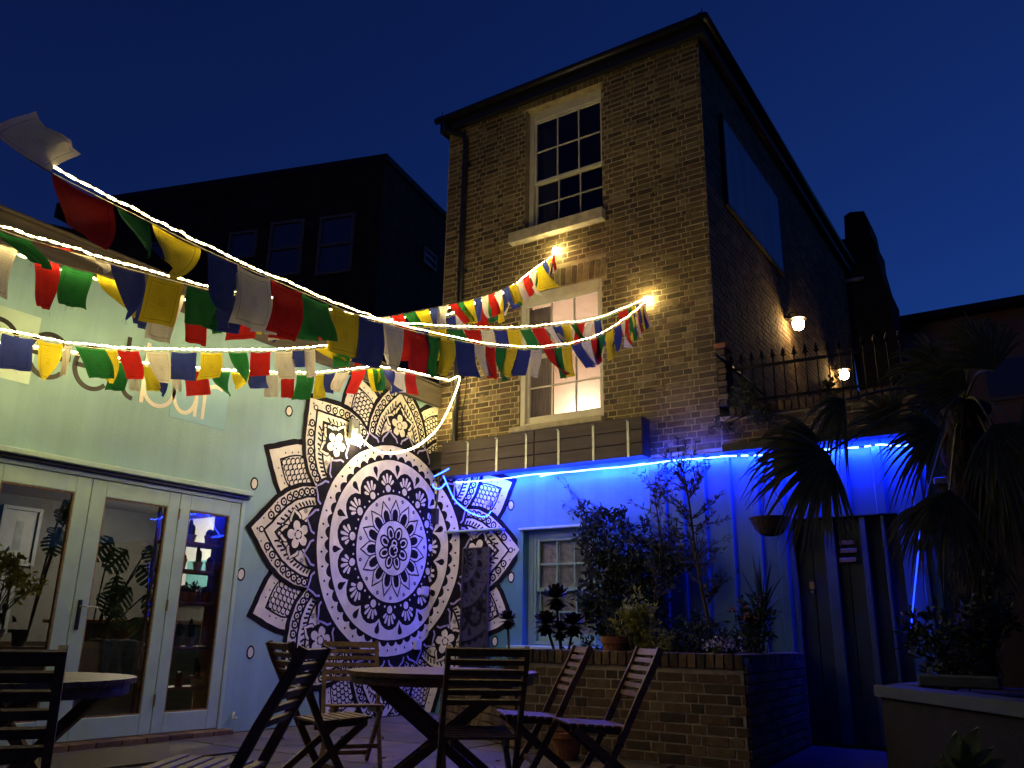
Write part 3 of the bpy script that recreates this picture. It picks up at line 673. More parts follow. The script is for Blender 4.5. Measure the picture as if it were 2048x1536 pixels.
# railing
rl = empty('iron_railing', (5, .1, 3.39), 'black iron railing with spear heads along the terrace edge', 'railing')
xs = [4.14 + (5.89-4.14)*k/15 for k in range(16)]
b = MB(); b.bar((4.02,.09,3.855),(5.93,.09,3.83), .012, .035); b.build('rail', IRON, rl)
b = MB(); b.bar((4.02,.09,3.47),(5.93,.09,3.46), .012, .03); b.build('rail', IRON, rl)
for k, x in enumerate(xs):
    zt = 3.94 - .003*k; MB().tube([(x,.09,3.40),(x,.09,zt)], .0085, 6).build('bar', IRON, rl)
    f = MB(); f.lathe([(.009,-.01),(.02,.0),(.009,.012),(.024,.035),(.018,.055),(.004,.10)], (x,.09,zt), 6); f.bar((x-.032,.09,zt+.012),(x+.032,.09,zt+.012), .01,.012); f.build('spear_head', IRON, rl)
hr = MB(); hr.tube([Lw(1431,708,4.12), Lw(1470,741,4.12), Lw(1532,792,4.12)], .018, 8); tag(hr.build('handrail', IRON), 'sloping dark handrail beside the brick flank behind the railing', 'handrail')
# wall lamps on the flank
def wall_lamp(y, z, label, power):
    e = empty('wall_lamp', (X1, y, z), label, 'lamp', 'wall lamps on the brick flank')
    b = MB(); b.lathe([(.06,-.02),(.06,.02)], (X1+.03,y,z+.12), 10); b.tube([(X1+.01,y,z+.12),(X1+.10,y,z+.20),(X1+.19,y,z+.17),(X1+.19,y,z+.12)], .012, 6); b.lathe([(.03,.125),(.11,.085),(.125,.07),(.11,.072)], (X1+.19,y,z), 14); b.build('bracket', BLACKM, e)
    MB().lathe([(.01,-.10),(.06,-.08),(.085,-.03),(.085,.03),(.05,.068)], (X1+.19,y,z), 14).build('globe', emis('lamp_globe', (1,.62,.26), power), e, smooth=True)
wall_lamp(3.15, 5.42, 'lit globe lamp higher in the picture on the brick flank wall', 12)
wall_lamp(6.1, 5.45, 'lit globe lamp seen through the bars of the railing', 10)
# sign board on the flank
bd = empty('sign_board', (X1+.03, 1.9, 6.2), 'large pale blue board fixed high on the dark brick flank', 'sign')
MB().bbox(X1+.014, X1+.05, .66, 3.17, 6.26, 7.555, .004).build('panel', mat('board_blue', (.16,.24,.34), .35, var=.3, nscale=3, stretch=(1,1,.2)), bd)
b = MB(); b.box(X1+.014, X1+.06, .63, .658, 6.23, 7.585); b.box(X1+.014, X1+.06, 3.172, 3.2, 6.23, 7.585); b.box(X1+.014, X1+.06, .659, 3.171, 6.23, 6.258); b.box(X1+.014, X1+.06, .659, 3.171, 7.557, 7.585); b.build('frame', BOARD, bd)
# ------------------------------------------------------------------ long timber planter box with steel straps
pb = empty('planter_box', (1.7, -.15, 2.9), 'long dark timber planter box strapped above the aqua wall', 'planter')
for xa, xb in ((.28, 1.715), (1.725, 3.165)):
    for k in range(3):
        z0 = 2.915 + k*.155; MB().bbox(xa, xb, -.235, -.21, z0, z0+.148, .004).build('board', BOARD, pb)
MB().bbox(3.14, 3.165, -.209, -.02, 2.915, 3.375, .004).build('end_board', BOARD, pb); MB().bbox(.28,.305,-.209,-.02,2.915,3.375,.004).build('end_board', BOARD, pb)
MB().box(.306, 3.139, -.209, -.02, 2.92, 2.95).build('base', BOARD, pb)
for px_ in (935, 993, 1052, 1117, 1187, 1257):
    x = Fr(px_, 920, -.24).x; b = MB(); b.bbox(x-.016, x+.016, -.244, -.2365, 2.905, 3.33, .002); b.bbox(x-.016, x+.016, -.275, -.2365, 3.331, 3.339, .002); b.build('strap', STEEL, pb)
# ledge, dark glass panel, boxes near the corner
tag(MB().bbox(.30, 1.17, -.14, -.02, 2.20, 2.225, .004).build('ledge', AQUA_J), 'thin shelf ledge over the dark glass panel near the corner', 'ledge')
gp = empty('glass_panel', (.78, -.05, .76), 'tall narrow dark mirror panel leaning on the muralled wall', 'panel')
MB().box(.585, .965, -.075, -.068, .5, 1.985).build('dark_glass', mat('dark_mirror', (.012,.012,.022), .07, var=0, spec=1.0), gp)
b = MB(); b.bbox(.565,.584,-.09,-.06,.48,2.0,.003); b.bbox(.966,.985,-.09,-.06,.48,2.0,.003); b.bbox(.5845,.9655,-.09,-.06,1.986,2.0,.003); b.build('frame', BOARD, gp)
for p_, lab in ((Lw(843,1182), 'small white socket box on the mandala near the corner'), (Lw(828,1290), 'small grey socket box low on the mandala')):
    tag(MB().bbox(.03, .085, p_.y-.05, p_.y+.05, p_.z-.055, p_.z+.055, .006).build('socket_box', mat('white_plastic', (.6,.58,.62), .4, var=.05)), lab, 'socket')
sp = empty('speaker', (.12, -.15, 3.0), 'black box speaker on a bracket in the corner beside the planter box', 'speaker')
c = Lw(884, 925, .14); b = MB(); b.bbox(.03,.30,c.y-.13,c.y+.13,c.z-.12,c.z+.13,.012); b.build('cabinet', BLACKM, sp)
b = MB(); b.tube([(.10,c.y,c.z-.12),(.08,c.y+.02,c.z-.45),(.05,c.y+.02,c.z-.75)], .02, 8); b.bbox(.02,.12,c.y-.05,c.y+.06,c.z-.82,c.z-.62,.006); b.build('bracket', BLACKM, sp)
# boiler vent on the front
c = Fr(981, 1008); tag(MB().lathe([(.035,0),(.04,.02),(.03,.09)], (0,0,0), 12).build('vent_cap', STEEL), 'small round grey fixing beside the mural petal', 'vent'); o = bpy.data.objects['vent_cap']; o.location = (c.x, -.005, c.z); o.rotation_euler = (R_(90), 0, 0)
# wall bulb at the end of the warm cable
bl = empty('wall_bulb', Lw(720, 878), 'bare glowing bulb in a holder on the mandala mural', 'lamp')
c = Lw(718, 880, .16); b = MB(); b.bbox(.03, .09, c.y-.06, c.y+.06, c.z+.02, c.z+.26, .006); b.tube([(.08,c.y,c.z+.16),(.16,c.y,c.z+.14),(.16,c.y,c.z+.05)], .02, 8); b.build('holder', STEEL, bl)
MB().lathe([(.018,.06),(.03,.03),(.045,-.01),(.04,-.045),(.015,-.065)], (c.x,c.y,c.z), 14).build('bulb', emis('bulb_glow', (1,.80,.40), 40), bl, smooth=True)
tag(MB().tube([Lw(468,1425,.02), Lw(466,1440,.06), Lw(474,1435,.06)], .012, 6).build('tap', STEEL), 'small steel tap low on the wall beside the doors', 'tap')
# ------------------------------------------------------------------ LED ropes and prayer flags
def catmull(P, n=8):
    out = []; Q = [P[0]] + list(P) + [P[-1]]
    for i in range(1, len(Q)-2):
        a, b, c, d = Q[i-1], Q[i], Q[i+1], Q[i+2]
        for k in range(n):
            t = k/n; out.append(.5*((2*b) + (c-a)*t + (2*a-5*b+4*c-d)*t*t + (3*b-a-3*c+d)*t**3))
    out.append(Q[-2].copy()); return out
def path(px): return catmull([D(*p) if not isinstance(p, Vector) else p for p in px])
def flagmat(name, col, ink=.85):
    mt = bpy.data.materials.new(name); mt.use_nodes = True; t = mt.node_tree; n = t.nodes; L = t.links
    p = n['Principled BSDF']; p.inputs['Roughness'].default_value = .9; p.inputs['Specular IOR Level'].default_value = .1
    uv = n.new('ShaderNodeUVMap'); sp_ = n.new('ShaderNodeSeparateXYZ'); L.new(uv.outputs[0], sp_.inputs[0])
    def mth(op, a, b=None, c=None):
        m_ = n.new('ShaderNodeMath'); m_.operation = op
        for i, v in enumerate((a, b, c)):
            if v is None: continue
            if isinstance(v, (int, float)): m_.inputs[i].default_value = v
            else: L.new(v, m_.inputs[i])
        return m_.outputs[0]
    ax = mth('ABSOLUTE', mth('SUBTRACT', sp_.outputs[0], .5)); ay = mth('ABSOLUTE', mth('SUBTRACT', sp_.outputs[1], .5))
    mx_ = mth('MAXIMUM', ax, mth('MULTIPLY', ay, .93))
    frame = mth('MULTIPLY', mth('GREATER_THAN', mx_, .37), mth('LESS_THAN', mx_, .395))
    lines = mth('GREATER_THAN', mth('FRACT', mth('MULTIPLY', sp_.outputs[1], 22)), .45)
    nz = n.new('ShaderNodeTexNoise'); nz.inputs['Scale'].default_value = 45; L.new(uv.outputs[0], nz.inputs['Vector'])
    glyph = mth('MULTIPLY', lines, mth('GREATER_THAN', nz.outputs[0], .5)); inside = mth('LESS_THAN', mx_, .34)
    cen = mth('LESS_THAN', mth('MAXIMUM', ax, ay), .09)
    txt = mth('MULTIPLY', glyph, inside); pr = mth('MAXIMUM', frame, mth('MULTIPLY', mth('MAXIMUM', txt, mth('MULTIPLY', cen, mth('GREATER_THAN', nz.outputs[0], .48))), .8))
    nz2 = n.new('ShaderNodeTexNoise'); nz2.inputs['Scale'].default_value = 4; L.new(uv.outputs[0], nz2.inputs['Vector'])
    fade = mth('MULTIPLY', mth('MULTIPLY', pr, ink), mth('MULTIPLY_ADD', nz2.outputs[0], 1.2, -.1))
    mx = n.new('ShaderNodeMix'); mx.data_type = 'RGBA'; L.new(fade, mx.inputs[0]); mx.inputs[6].default_value = (*col, 1); mx.inputs[7].default_value = (col[0]*.22, col[1]*.22, col[2]*.22, 1)
    L.new(mx.outputs[2], p.inputs['Base Color'])
    wv = n.new('ShaderNodeTexNoise'); wv.inputs['Scale'].default_value = 300; L.new(uv.outputs[0], wv.inputs['Vector'])
    bp = n.new('ShaderNodeBump'); bp.inputs['Strength'].default_value = .15; L.new(wv.outputs[0], bp.inputs['Height']); L.new(bp.outputs[0], p.inputs['Normal'])
    tr = n.new('ShaderNodeBsdfTranslucent'); L.new(mx.outputs[2], tr.inputs[0])
    ms = n.new('ShaderNodeMixShader'); ms.inputs[0].default_value = .52; L.new(p.outputs[0], ms.inputs[1]); L.new(tr.outputs[0], ms.inputs[2])
    L.new(ms.outputs[0], n['Material Output'].inputs[0]); return mt
FLAGM = {'blue': flagmat('flag_blue', (.035,.05,.24)), 'white': flagmat('flag_white', (.66,.61,.55)), 'red': flagmat('flag_red', (.50,.022,.018)),
         'green': flagmat('flag_green', (.025,.17,.045)), 'yellow': flagmat('flag_yellow', (.66,.52,.03))}
SEQ = ['blue', 'white', 'red', 'green', 'yellow']
CORD = mat('flag_cord', (.3,.27,.2), .9, var=.1)
def make_flag(parent, p0, p1, col, h, rr, lean=None, twist=None, lift=0.0, pinch=None):
    wv = p1 - p0; L0 = wv.length; wh = wv.normalized(); dn = Vector((0,0,-1))
    lean = rr.gauss(.18, .16) if lean is None else lean; twist = rr.choice((0, 0, rr.uniform(-1.3, 1.3), rr.uniform(-.5, .5))) if twist is None else twist
    out = wh.cross(dn).normalized(); ob = rr.uniform(-.12, .12); ph = rr.uniform(0, 6.28); am = rr.uniform(.005, .02)
    hang = (dn*math.cos(lean) + Vector((wh.x, wh.y, 0)).normalized()*math.sin(lean) + out*ob + Vector((0,0,1))*lift).normalized()
    NX, NY = 6, 8; vs = []; uvs = []
    tail = rr.uniform(-.02, .02); anchor = rr.choice((.0, .5, 1.0))
    for j in range(NY+1):
        v = j/NY; tw_ = twist*v*v
        w_ = wh*math.cos(tw_) + out*math.sin(tw_)
        for i in range(NX+1):
            u = i/NX; top = p0.lerp(p1, anchor)
            p = top + w_*((u-anchor)*L0*.97) + hang*(h*v) + out*(am*math.sin(3.2*math.pi*u+ph)*v + .5*am*math.sin(5*v+ph)) 
            p += dn*(tail*(u-.5)*v) + dn*(.010*math.sin(math.pi*u)*(1-v)) + wh*(.012*math.sin(2.4*v+ph)*v) + out*(.03*math.sin(2.2*v+ph*2)*v)
            vs.append(p); uvs.append((u, 1-v))
    b = MB(); b.add(vs, [(j*(NX+1)+i, j*(NX+1)+i+1, (j+1)*(NX+1)+i+1, (j+1)*(NX+1)+i) for j in range(NY) for i in range(NX)])
    # frayed threads at the lower edge
    for k in range(rr.choice((0, 2, 4))):
        q = vs[NY*(NX+1)+rr.randrange(NX+1)]; b.tube([q, q+Vector((rr.uniform(-.02,.02), rr.uniform(-.02,.02), -rr.uniform(.01,.035)))], .0007, 3)
        uvs += [(.02, .02)]*6
    o = b.build('flag', FLAGM[col], parent, smooth=True)
    ul = o.data.uv_layers.new(name='UVMap')
    for l in o.data.loops: ul.data[l.index].uv = uvs[l.vertex_index]
    return o
def prx(p):
    v = p - CAM; return 1024 + FOC*v.dot(RIGHT)/v.dot(FWD)
def at_len(pts, cum, s):
    for k in range(1, len(pts)):
        if cum[k] >= s: t = (s-cum[k-1])/(cum[k]-cum[k-1]+1e-9); return pts[k-1].lerp(pts[k], t)
    return pts[-1]
def flag_string(label, px, seed, w=.185, h=.26, start=0, s0=0.0, s1=None, drop=.022, gap=.012, led=True, ledlabel=None, over=None, rot=0, ledr=.0055, flags=None, ledfrom=-999, ledoff=(0,0,0), E=1.0):
    pts = path(px); cum = [0]
    for a, c in zip(pts[:-1], pts[1:]): cum.append(cum[-1] + (c-a).length)
    rr = random.Random(seed); mid = pts[len(pts)//2]
    e = empty('prayer_flag_string', mid, label, 'flag string', 'strings of prayer flags over the yard')
    lowp = [p + Vector((0,0,-drop)) for p in pts]
    MB().tube(lowp, .0035, 5).build('cord', CORD, e)
    def sx(x):                                     # arc length where the string passes image column x
        for k in range(1, len(pts)):
            xa, xb = prx(pts[k-1]), prx(pts[k])
            if xa <= x <= xb: return cum[k-1] + (cum[k]-cum[k-1])*(x-xa)/(xb-xa+1e-9)
        return cum[-1] if x > prx(pts[-1]) else 0
    for (xa, xb, col, *kw) in (flags or []):
        a = at_len(lowp, cum, sx(xa)); c = at_len(lowp, cum, sx(xb)); kw = kw[0] if kw else {}
        hh = kw.pop('h', h*rr.uniform(.92, 1.08))
        make_flag(e, a, c, {'b':'blue','w':'white','r':'red','g':'green','y':'yellow'}[col], hh, rr, **kw)
    s = sx(flags[-1][1]) + gap if flags else s0; k = start; tot = s1 or cum[-1]
    if flags: k = SEQ.index({'b':'blue','w':'white','r':'red','g':'green','y':'yellow'}[flags[-1][2]]) + 1
    while s + w < tot:
        a = at_len(lowp, cum, s); c = at_len(lowp, cum, s+w); kw = (over or {}).get(k, {})
        make_flag(e, a, c, SEQ[k % 5], h*rr.uniform(.94, 1.05), rr, **kw); s += w + gap; k += 1
    if led:
        jit = [p + Vector(ledoff) + Vector((rr.uniform(-.006,.006), rr.uniform(-.006,.006), rr.uniform(-.003,.008))) for p in pts if prx(p) >= ledfrom]
        r_ = empty('rope_light', mid, ledlabel, 'rope light', 'warm white rope lights strung with the flags')
        k0 = 0; dim = False; mA = emis('warm_led_run', WARM, WARM_E*E); mB = emis('warm_led_weak', WARM, WARM_E*E*.15)
        cj = [0]
        for a, c in zip(jit[:-1], jit[1:]): cj.append(cj[-1] + (c-a).length)
        t = MB(); u = 0.0; L_on, L_off = .040, .024          # short lit lengths between darker gaps
        while u < cj[-1]:
            t.tube([at_len(jit, cj, min(u+L_on*q_, cj[-1])) for q_ in (0, .5, 1)], ledr*rr.uniform(.9, 1.15), 5, 0)
            t.tube([at_len(jit, cj, min(u+L_on, cj[-1])), at_len(jit, cj, min(u+L_on+L_off, cj[-1]))], ledr*.7, 5, 1); u += L_on + L_off
        t.build('glowing_tube', [mA, mB], r_)
    return pts
A1 = Fr(1112, 500, -.05); A2 = Fr(1295, 600, -.05)
for a, lb in ((A1, 'small hook above the brick arch holding the upper flag ropes'), (A2, 'small hook right of the lit window holding the flag ropes')):
    b = MB(); b.tube([(a.x, .0, a.z+.01), (a.x, -.06, a.z+.01), (a.x, -.065, a.z+.04)], .007, 6); tag(b.build('wall_hook', STEEL), lb, 'hook')
    
flag_string('nearest flag string crossing from the top left to the hook by the lit window', [(-170,175,2.45),(-60,228,2.6),(0,262,2.75),(105,335,3.0),(310,440,3.5),(440,505,4.0),(610,580,4.65),(720,625,5.2),(850,662,5.95),(1000,690,6.85),(1100,692,7.4),(1190,672,7.9),(1250,637,8.3), A2],
    5, w=.15, h=.27, flags=[(-30,98,'w',dict(lift=1.5,lean=.75,twist=0,h=.24)), (105,232,'r',dict(lift=.15,lean=.25,twist=.35,h=.19)), (232,300,'g',dict(lift=.4,lean=.3,twist=.6,h=.15)), (305,405,'y',dict(lift=.35,lean=.9,twist=.5,h=.2)),
     (412,475,'b',dict(lean=.45,twist=.2)), (475,545,'w',dict(lean=.12,twist=0)), (545,607,'r',dict(lean=.05,twist=.1)), (608,662,'g',dict(lean=0,twist=0)), (662,718,'y',dict(lean=0,twist=0)), (718,770,'b',dict(lean=0,twist=0,h=.31)), (770,808,'w',dict(lean=.2,twist=.3)),
     (812,855,'r',dict(lean=.25,twist=.1)), (850,882,'g',dict(lean=.3,twist=.2,h=.3)), (876,910,'y',dict(lean=.1,twist=.3)), (908,948,'b',dict(lean=.25,twist=-.2)), (946,968,'w',dict(lean=.5)), (970,990,'r',dict(lean=.1)), (990,1014,'g',dict(lean=.05)), (1013,1036,'y',dict(lean=-.1)), (1034,1062,'b',dict(lean=-.3)), (1060,1084,'w'),
     (1085,1106,'r',dict(lean=.6)), (1106,1122,'g',dict(lean=.2)), (1122,1142,'y',dict(lean=.5)), (1142,1162,'b',dict(lean=.9)), (1162,1180,'w',dict(lean=.7)), (1180,1196,'r',dict(lean=.3)), (1196,1212,'g',dict(lean=-.2)), (1213,1228,'y')],
    ledfrom=98, ledr=.0043, E=1.25, ledlabel='long warm rope light sagging lowest before reaching the hook by the lit window')
flag_string('flag string just below the nearest one, meeting it at the same hook', [(-150,405,3.75),(-30,440,4.0),(55,470,4.2),(215,518,4.6),(290,540,4.85),(440,578,5.3),(610,608,5.9),(750,638,6.5),(850,650,6.95),(1010,655,7.6),(1100,648,8.0),(1200,634,8.4), A2+Vector((-.02,0,.03))],
    8, w=.15, h=.26, flags=[(-15,62,'g',dict(lean=1.0,lift=.3,twist=.5)), (58,128,'r',dict(lift=.75,lean=.9,twist=.2,h=.2)), (122,216,'w',dict(lift=.6,lean=1.0,twist=.7,h=.16)), (222,292,'b',dict(lean=.2,twist=.9,h=.28)), (298,370,'y',dict(lean=-.03,twist=0,h=.28)), (374,438,'g',dict(lean=.1,twist=0)),
     (442,500,'b'), (500,548,'w'), (548,600,'r'), (600,648,'g'), (650,700,'y'), (702,740,'b'), (742,790,'w'), (792,830,'r'), (832,862,'b'), (863,893,'y',dict(lean=.2)), (894,926,'g',dict(lean=.6)), (925,958,'r',dict(lean=.6)), (960,986,'w',dict(lean=.5)), (986,1012,'b',dict(lean=.4)), (1014,1040,'y',dict(lean=.3)), (1040,1062,'g',dict(lean=.5)), (1062,1088,'r',dict(lean=.7)), (1090,1106,'w',dict(lean=.8)), (1104,1122,'b',dict(lean=.5)), (1122,1140,'y',dict(lean=.2)), (1140,1152,'g'), (1152,1170,'r',dict(lean=-.2)), (1172,1186,'w',dict(lean=-.2)), (1188,1202,'b'), (1205,1232,'g',dict(lift=.5,lean=-.6)), (1236,1256,'r',dict(lean=.2))],
    E=1.1, ledlabel='warm rope light nearly level in front of the lit window')
flag_string('flag string rising to the hook above the brick arch', [(-120,440,4.2),(34,490,4.5),(120,521,4.8),(191,540,5.0),(297,569,5.35),(372,585,5.6),(441,596,5.85),(547,604,6.25),(650,620,6.65),(750,630,7.1),(830,618,7.45),(905,603,7.8),(960,590,8.05),(1010,572,8.3),(1060,543,8.55), A1],
    13, w=.125, h=.235, flags=[(-20,38,'w',dict(lean=0,twist=0,h=.3)), (66,120,'r',dict(lean=.3,twist=.4,h=.28)), (125,190,'g',dict(lean=.02,twist=.1)), (192,252,'y',dict(lean=.4,twist=.9)), (254,300,'b',dict(lean=.3,twist=.5,h=.27)), (316,370,'w',dict(lean=-.05,twist=0,h=.34)), (372,420,'r',dict(lean=.05,twist=0,h=.33)), (424,446,'g'), (450,505,'r',dict(h=.28)), (500,522,'y'), (524,550,'w',dict(h=.27)), (552,590,'b',dict(h=.26)), (592,640,'r'), (642,690,'g'), (692,745,'b'),
     (750,780,'w',dict(lean=.3)), (782,806,'r',dict(lean=.6)), (806,830,'g',dict(lean=.7)), (830,858,'y',dict(lean=.4)), (858,876,'b',dict(lean=.6)), (876,897,'w',dict(lean=-.1)), (897,914,'r',dict(lean=.7)), (912,927,'g',dict(lean=.6)), (928,948,'y',dict(lean=.1)), (948,962,'b'), (962,976,'w'), (976,990,'r'), (990,1004,'w'), (1004,1018,'b'), (1018,1034,'y'), (1034,1046,'w'), (1046,1060,'r'), (1060,1072,'w'), (1072,1084,'y'), (1084,1094,'b'), (1094,1103,'y'), (1103,1110,'r')],
    ledoff=(-.025,.03,-.045), E=.95, ledlabel='warm rope light rising steeply to the hook above the arch')
flag_string('flag string running close to the aqua wall over the lettering', [(-120,640,5.4),(0,659,5.9),(147,686,6.4),(280,697,6.85),(451,700,7.4),(560,698,7.7),(643,692,7.9),(740,675,8.05),(830,655,8.15),(900,628,8.25),(960,602,8.3),(1010,582,8.5), A1+Vector((.02,0,-.03))],
    21, w=.15, h=.255, flags=[(-60,0,'w'), (6,72,'b',dict(lean=.1,twist=.1)), (76,128,'y',dict(lean=.3,twist=.9)), (130,146,'w'), (150,212,'g',dict(lean=.5,twist=.3)), (212,236,'y',dict(lean=.3,twist=.6)), (236,280,'r',dict(lean=.5,twist=.4)), (292,340,'w',dict(lean=.3,twist=.7)), (344,396,'b',dict(lean=.05,twist=.1)), (402,446,'y',dict(lean=0,twist=0)), (456,494,'g',dict(twist=1.2)), (502,543,'r',dict(lean=0,twist=0)), (548,588,'w',dict(lean=.2,twist=.3)), (584,613,'b',dict(h=.16)), (608,630,'w',dict(lean=.2)), (628,660,'y',dict(lean=.9,lift=.2)), (664,700,'g'), (702,738,'r'), (742,764,'b'), (766,790,'w'), (792,812,'r'), (814,836,'g'), (838,860,'y'), (892,908,'b')],
    E=3.6, ledlabel='bright warm rope light strung across the lettering of the wall')
A4 = Vector((.30, -.16, 4.26))
flag_string('lowest flag string, nearest the aqua wall and ending at the drainpipe', [(-60,680,5.9),(100,697,6.5),(219,715,6.95),(355,734,7.45),(437,738,7.8),(547,745,8.25),(640,744,8.55),(700,738,8.65),(780,735,8.62), A4],
    34, w=.15, h=.245, flags=[(218,256,'g',dict(lean=.2)), (258,280,'w',dict(lean=.2)), (280,308,'y',dict(lean=.5)), (306,340,'b',dict(twist=1)), (340,368,'w',dict(twist=.5,h=.2)), (370,418,'r',dict(lean=.1,h=.24)), (422,460,'g',dict(lean=.1,twist=.9)), (462,502,'y',dict(twist=1,h=.15)), (498,534,'b',dict(twist=-.8,h=.15)), (530,560,'w',dict(h=.23)), (562,590,'r',dict(lean=.1,h=.23)), (594,630,'g',dict(lean=0,twist=0)), (630,656,'y',dict(lean=.1,twist=0)), (648,670,'b'), (672,700,'w',dict(lean=-.3)), (702,730,'r',dict(lean=-.3)), (735,760,'y'), (744,766,'g',dict(lean=.3)), (764,790,'b',dict(twist=1)), (786,812,'w'), (814,834,'r')], s1=.01,
    E=4.4, ledlabel='lowest warm rope light running just in front of the aqua wall')
for a, lb in ((A1, 'glowing knot of warm LED cable bundled at the hook above the arch'), (A2, 'glowing knot of warm LED cable bundled at the hook by the lit window')):
    rr = random.Random(int(a.x*100)); e = empty('cable_knot', a, lb, 'rope light'); pts = [a + Vector((rr.gauss(0,.022), rr.uniform(-.05,.0), rr.gauss(0,.03))) for _ in range(9)]
    MB().tube(catmull(pts, 4), .006, 5).build('glowing_tube', emis('warm_knot', WARM, WARM_E*12), e)
# hanging rope to the wall bulb
c = Lw(718, 880, .16)
e = empty('rope_light', Fr(918, 755, -.12), 'warm rope light drooping from the drainpipe to the wall bulb', 'rope light', 'warm white rope lights strung with the flags')
MB().tube(catmull([A4, Fr(919,755,-.14), Fr(905,800,-.16), Fr(880,850,-.25), D(845,885,8.35), D(805,903,8.25), D(765,905,8.1), D(740,893,8.05), c+Vector((0,.02,.03))]), .009, 6).build('glowing_tube', WARM_M, e)
# blue rope lights
def blue(pts, label, r=.007, n=8, m_=None, runs=None, strip=None):
    e = empty('blue_rope_light', pts[len(pts)//2], label, 'rope light', 'blue rope lights on the front')
    cp = catmull(pts, n)
    if runs:
        MB().tube(cp, r*.8, 6).build('cable', PVC, e)
        for xa, xb in runs:
            seg = [p for p in cp if xa <= prx(p) <= xb]
            if len(seg) > 1: MB().tube(seg, r*1.15, 6).build('glowing_tube', BLUE_V, e)
    else: MB().tube(cp, r, 6).build('glowing_tube', m_ or BLUE_V, e)
    if strip:                                     # added hidden emitter aimed at the wall, its back plate blocks other directions
        dv_ = Vector((0, .8, -.6)); ev = Vector((0, .6, .8)); q0 = [p + Vector((0, .016, .004)) for p in cp]
        a_ = [p + ev*.008 for p in q0] + [p - ev*.008 for p in q0]; k_ = len(q0)
        MB().add(a_, [(i, i+1, k_+i+1, k_+i) for i in range(k_-1)]).build('hidden_emitter', strip, e)
        a_ = [p + ev*.011 - dv_*.003 for p in q0] + [p - ev*.011 - dv_*.003 for p in q0]
        MB().add(a_, [(i, i+1, k_+i+1, k_+i) for i in range(k_-1)]).build('light_shield', BLACKM, e)
rr = random.Random(4)
pts = [Fr(px_, py_, -.12) + Vector((0, rr.uniform(-.015,.015), 0)) for px_, py_ in ((912,965),(960,962),(1010,957),(1060,950),(1100,947),(1150,943),(1200,937),(1250,933),(1300,927),(1350,921),(1400,917),(1440,914))]
blue(pts, 'blue rope light under the long timber planter box', strip=BLUE_M)
pts = [Fr(px_, py_, -.15) + Vector((0, rr.uniform(-.015,.015), 0)) for px_, py_ in ((1442,913),(1480,912),(1540,910),(1600,905),(1660,898),(1720,894),(1760,889),(1800,892),(1842,885))]
blue(pts, 'blue rope light along the top of the corrugated wall and door', n=16, runs=((1440,1474),(1482,1500),(1506,1530),(1540,1570),(1585,1625),(1640,1672),(1692,1718),(1728,1742),(1750,1783),(1787,1827),(1830,1844)), strip=BLUE_R)
blue([Fr(px_, py_, -.10) for px_, py_ in ((1080,953),(1110,947),(1180,939),(1240,934),(1290,927))], 'second blue strand twisted beside the first under the planter box', .006)
blue([D(*p) for p in ((866,968,8.3),(868,975,8.3),(880,977,8.3),(893,965,8.3))], 'short blue loop hanging under the black speaker', m_=BLUE_S)
blue([D(*p) for p in ((868,953,8.25),(884,945,8.3),(898,937,8.35))], 'short straight blue strip beside the black speaker', m_=BLUE_S)
blue([D(887,952,8.35), D(897,975,8.4), D(910,1000,8.45), D(935,1022,8.5), D(962,1033,8.55), D(975,1031,8.6), Fr(982,1022,-.06)], 'blue strand drooping over the mural beside the planter box', m_=BLUE_S)
blue([Fr(1841,1040,-.12), Fr(1836,1110,-.12), Fr(1828,1190,-.12), Fr(1820,1280,-.12)], 'vertical blue strip right of the dark door', .006, m_=BLUE_D)
# ------------------------------------------------------------------ folding garden chairs
def build_chair(label, group, m_):
    t = empty('folding_chair', (0,0,0), label, 'chair', group)
    stile = [(-.275,.87),(-.235,.78),(-.13,.585),(-.04,.40),(.06,.22),(.19,0)]
    for s in (-1, 1):
        b = MB(); y = s*.205
        vs = []
        for i, (f_, z) in enumerate(stile):
            a = stile[max(i-1,0)]; c = stile[min(i+1,len(stile)-1)]; dx, dz = c[0]-a[0], c[1]-a[1]; l = math.hypot(dx, dz); nx, nz = -dz/l*.021, dx/l*.021
            vs += [(f_+nx, y-.0125, z+nz), (f_-nx, y-.0125, z-nz), (f_-nx, y+.0125, z-nz), (f_+nx, y+.0125, z+nz)]
        n = len(stile); b.add(vs, [(4*i+k, 4*i+(k+1)%4, 4*i+4+(k+1)%4, 4*i+4+k) for i in range(n-1) for k in range(4)] + [(3,2,1,0), (4*n-4,4*n-3,4*n-2,4*n-1)])
        b.build('back_post', m_, t, True, fix=True)
        b = MB(); b.bar((.26, s*.175, .405), (-.24, s*.175, .008), .024, .042, up=(0,0,1)); b.build('leg', m_, t, True)
        b = MB(); b.bar((-.055, s*.145, .385), (.285, s*.145, .405), .022, .036); b.build('seat_rail', m_, t, True)
    for k in range(6):
        z = .845 - k*.05; f_ = -.265 + (.845-z)*.49
        hgt = .042 if k == 0 else .030
        b = MB(); b.bar((f_, -.192, z), (f_, .192, z), .014, hgt, up=(-.45, 0, .9)); b.build('back_slat', m_, t, True)
    for k in range(7):
        f_ = -.045 + k*.054; z = .412 + k*.003
        b = MB(); b.bbox(f_-.022, f_+.022, -.19, .19, z-.008, z+.008, .003); b.build('seat_slat', m_, t, True)
    b = MB(); b.bar((.10, -.19, .14), (.10, .19, .14), .02, .03); b.build('stretcher', m_, t, True)
    b = MB(); b.bar((-.17, -.163, .066), (-.17, .163, .066), .02, .03); b.build('stretcher', m_, t, True)
    return t
G1 = 'folding wooden chairs around the tables'
base = build_chair('', G1, WOOD)
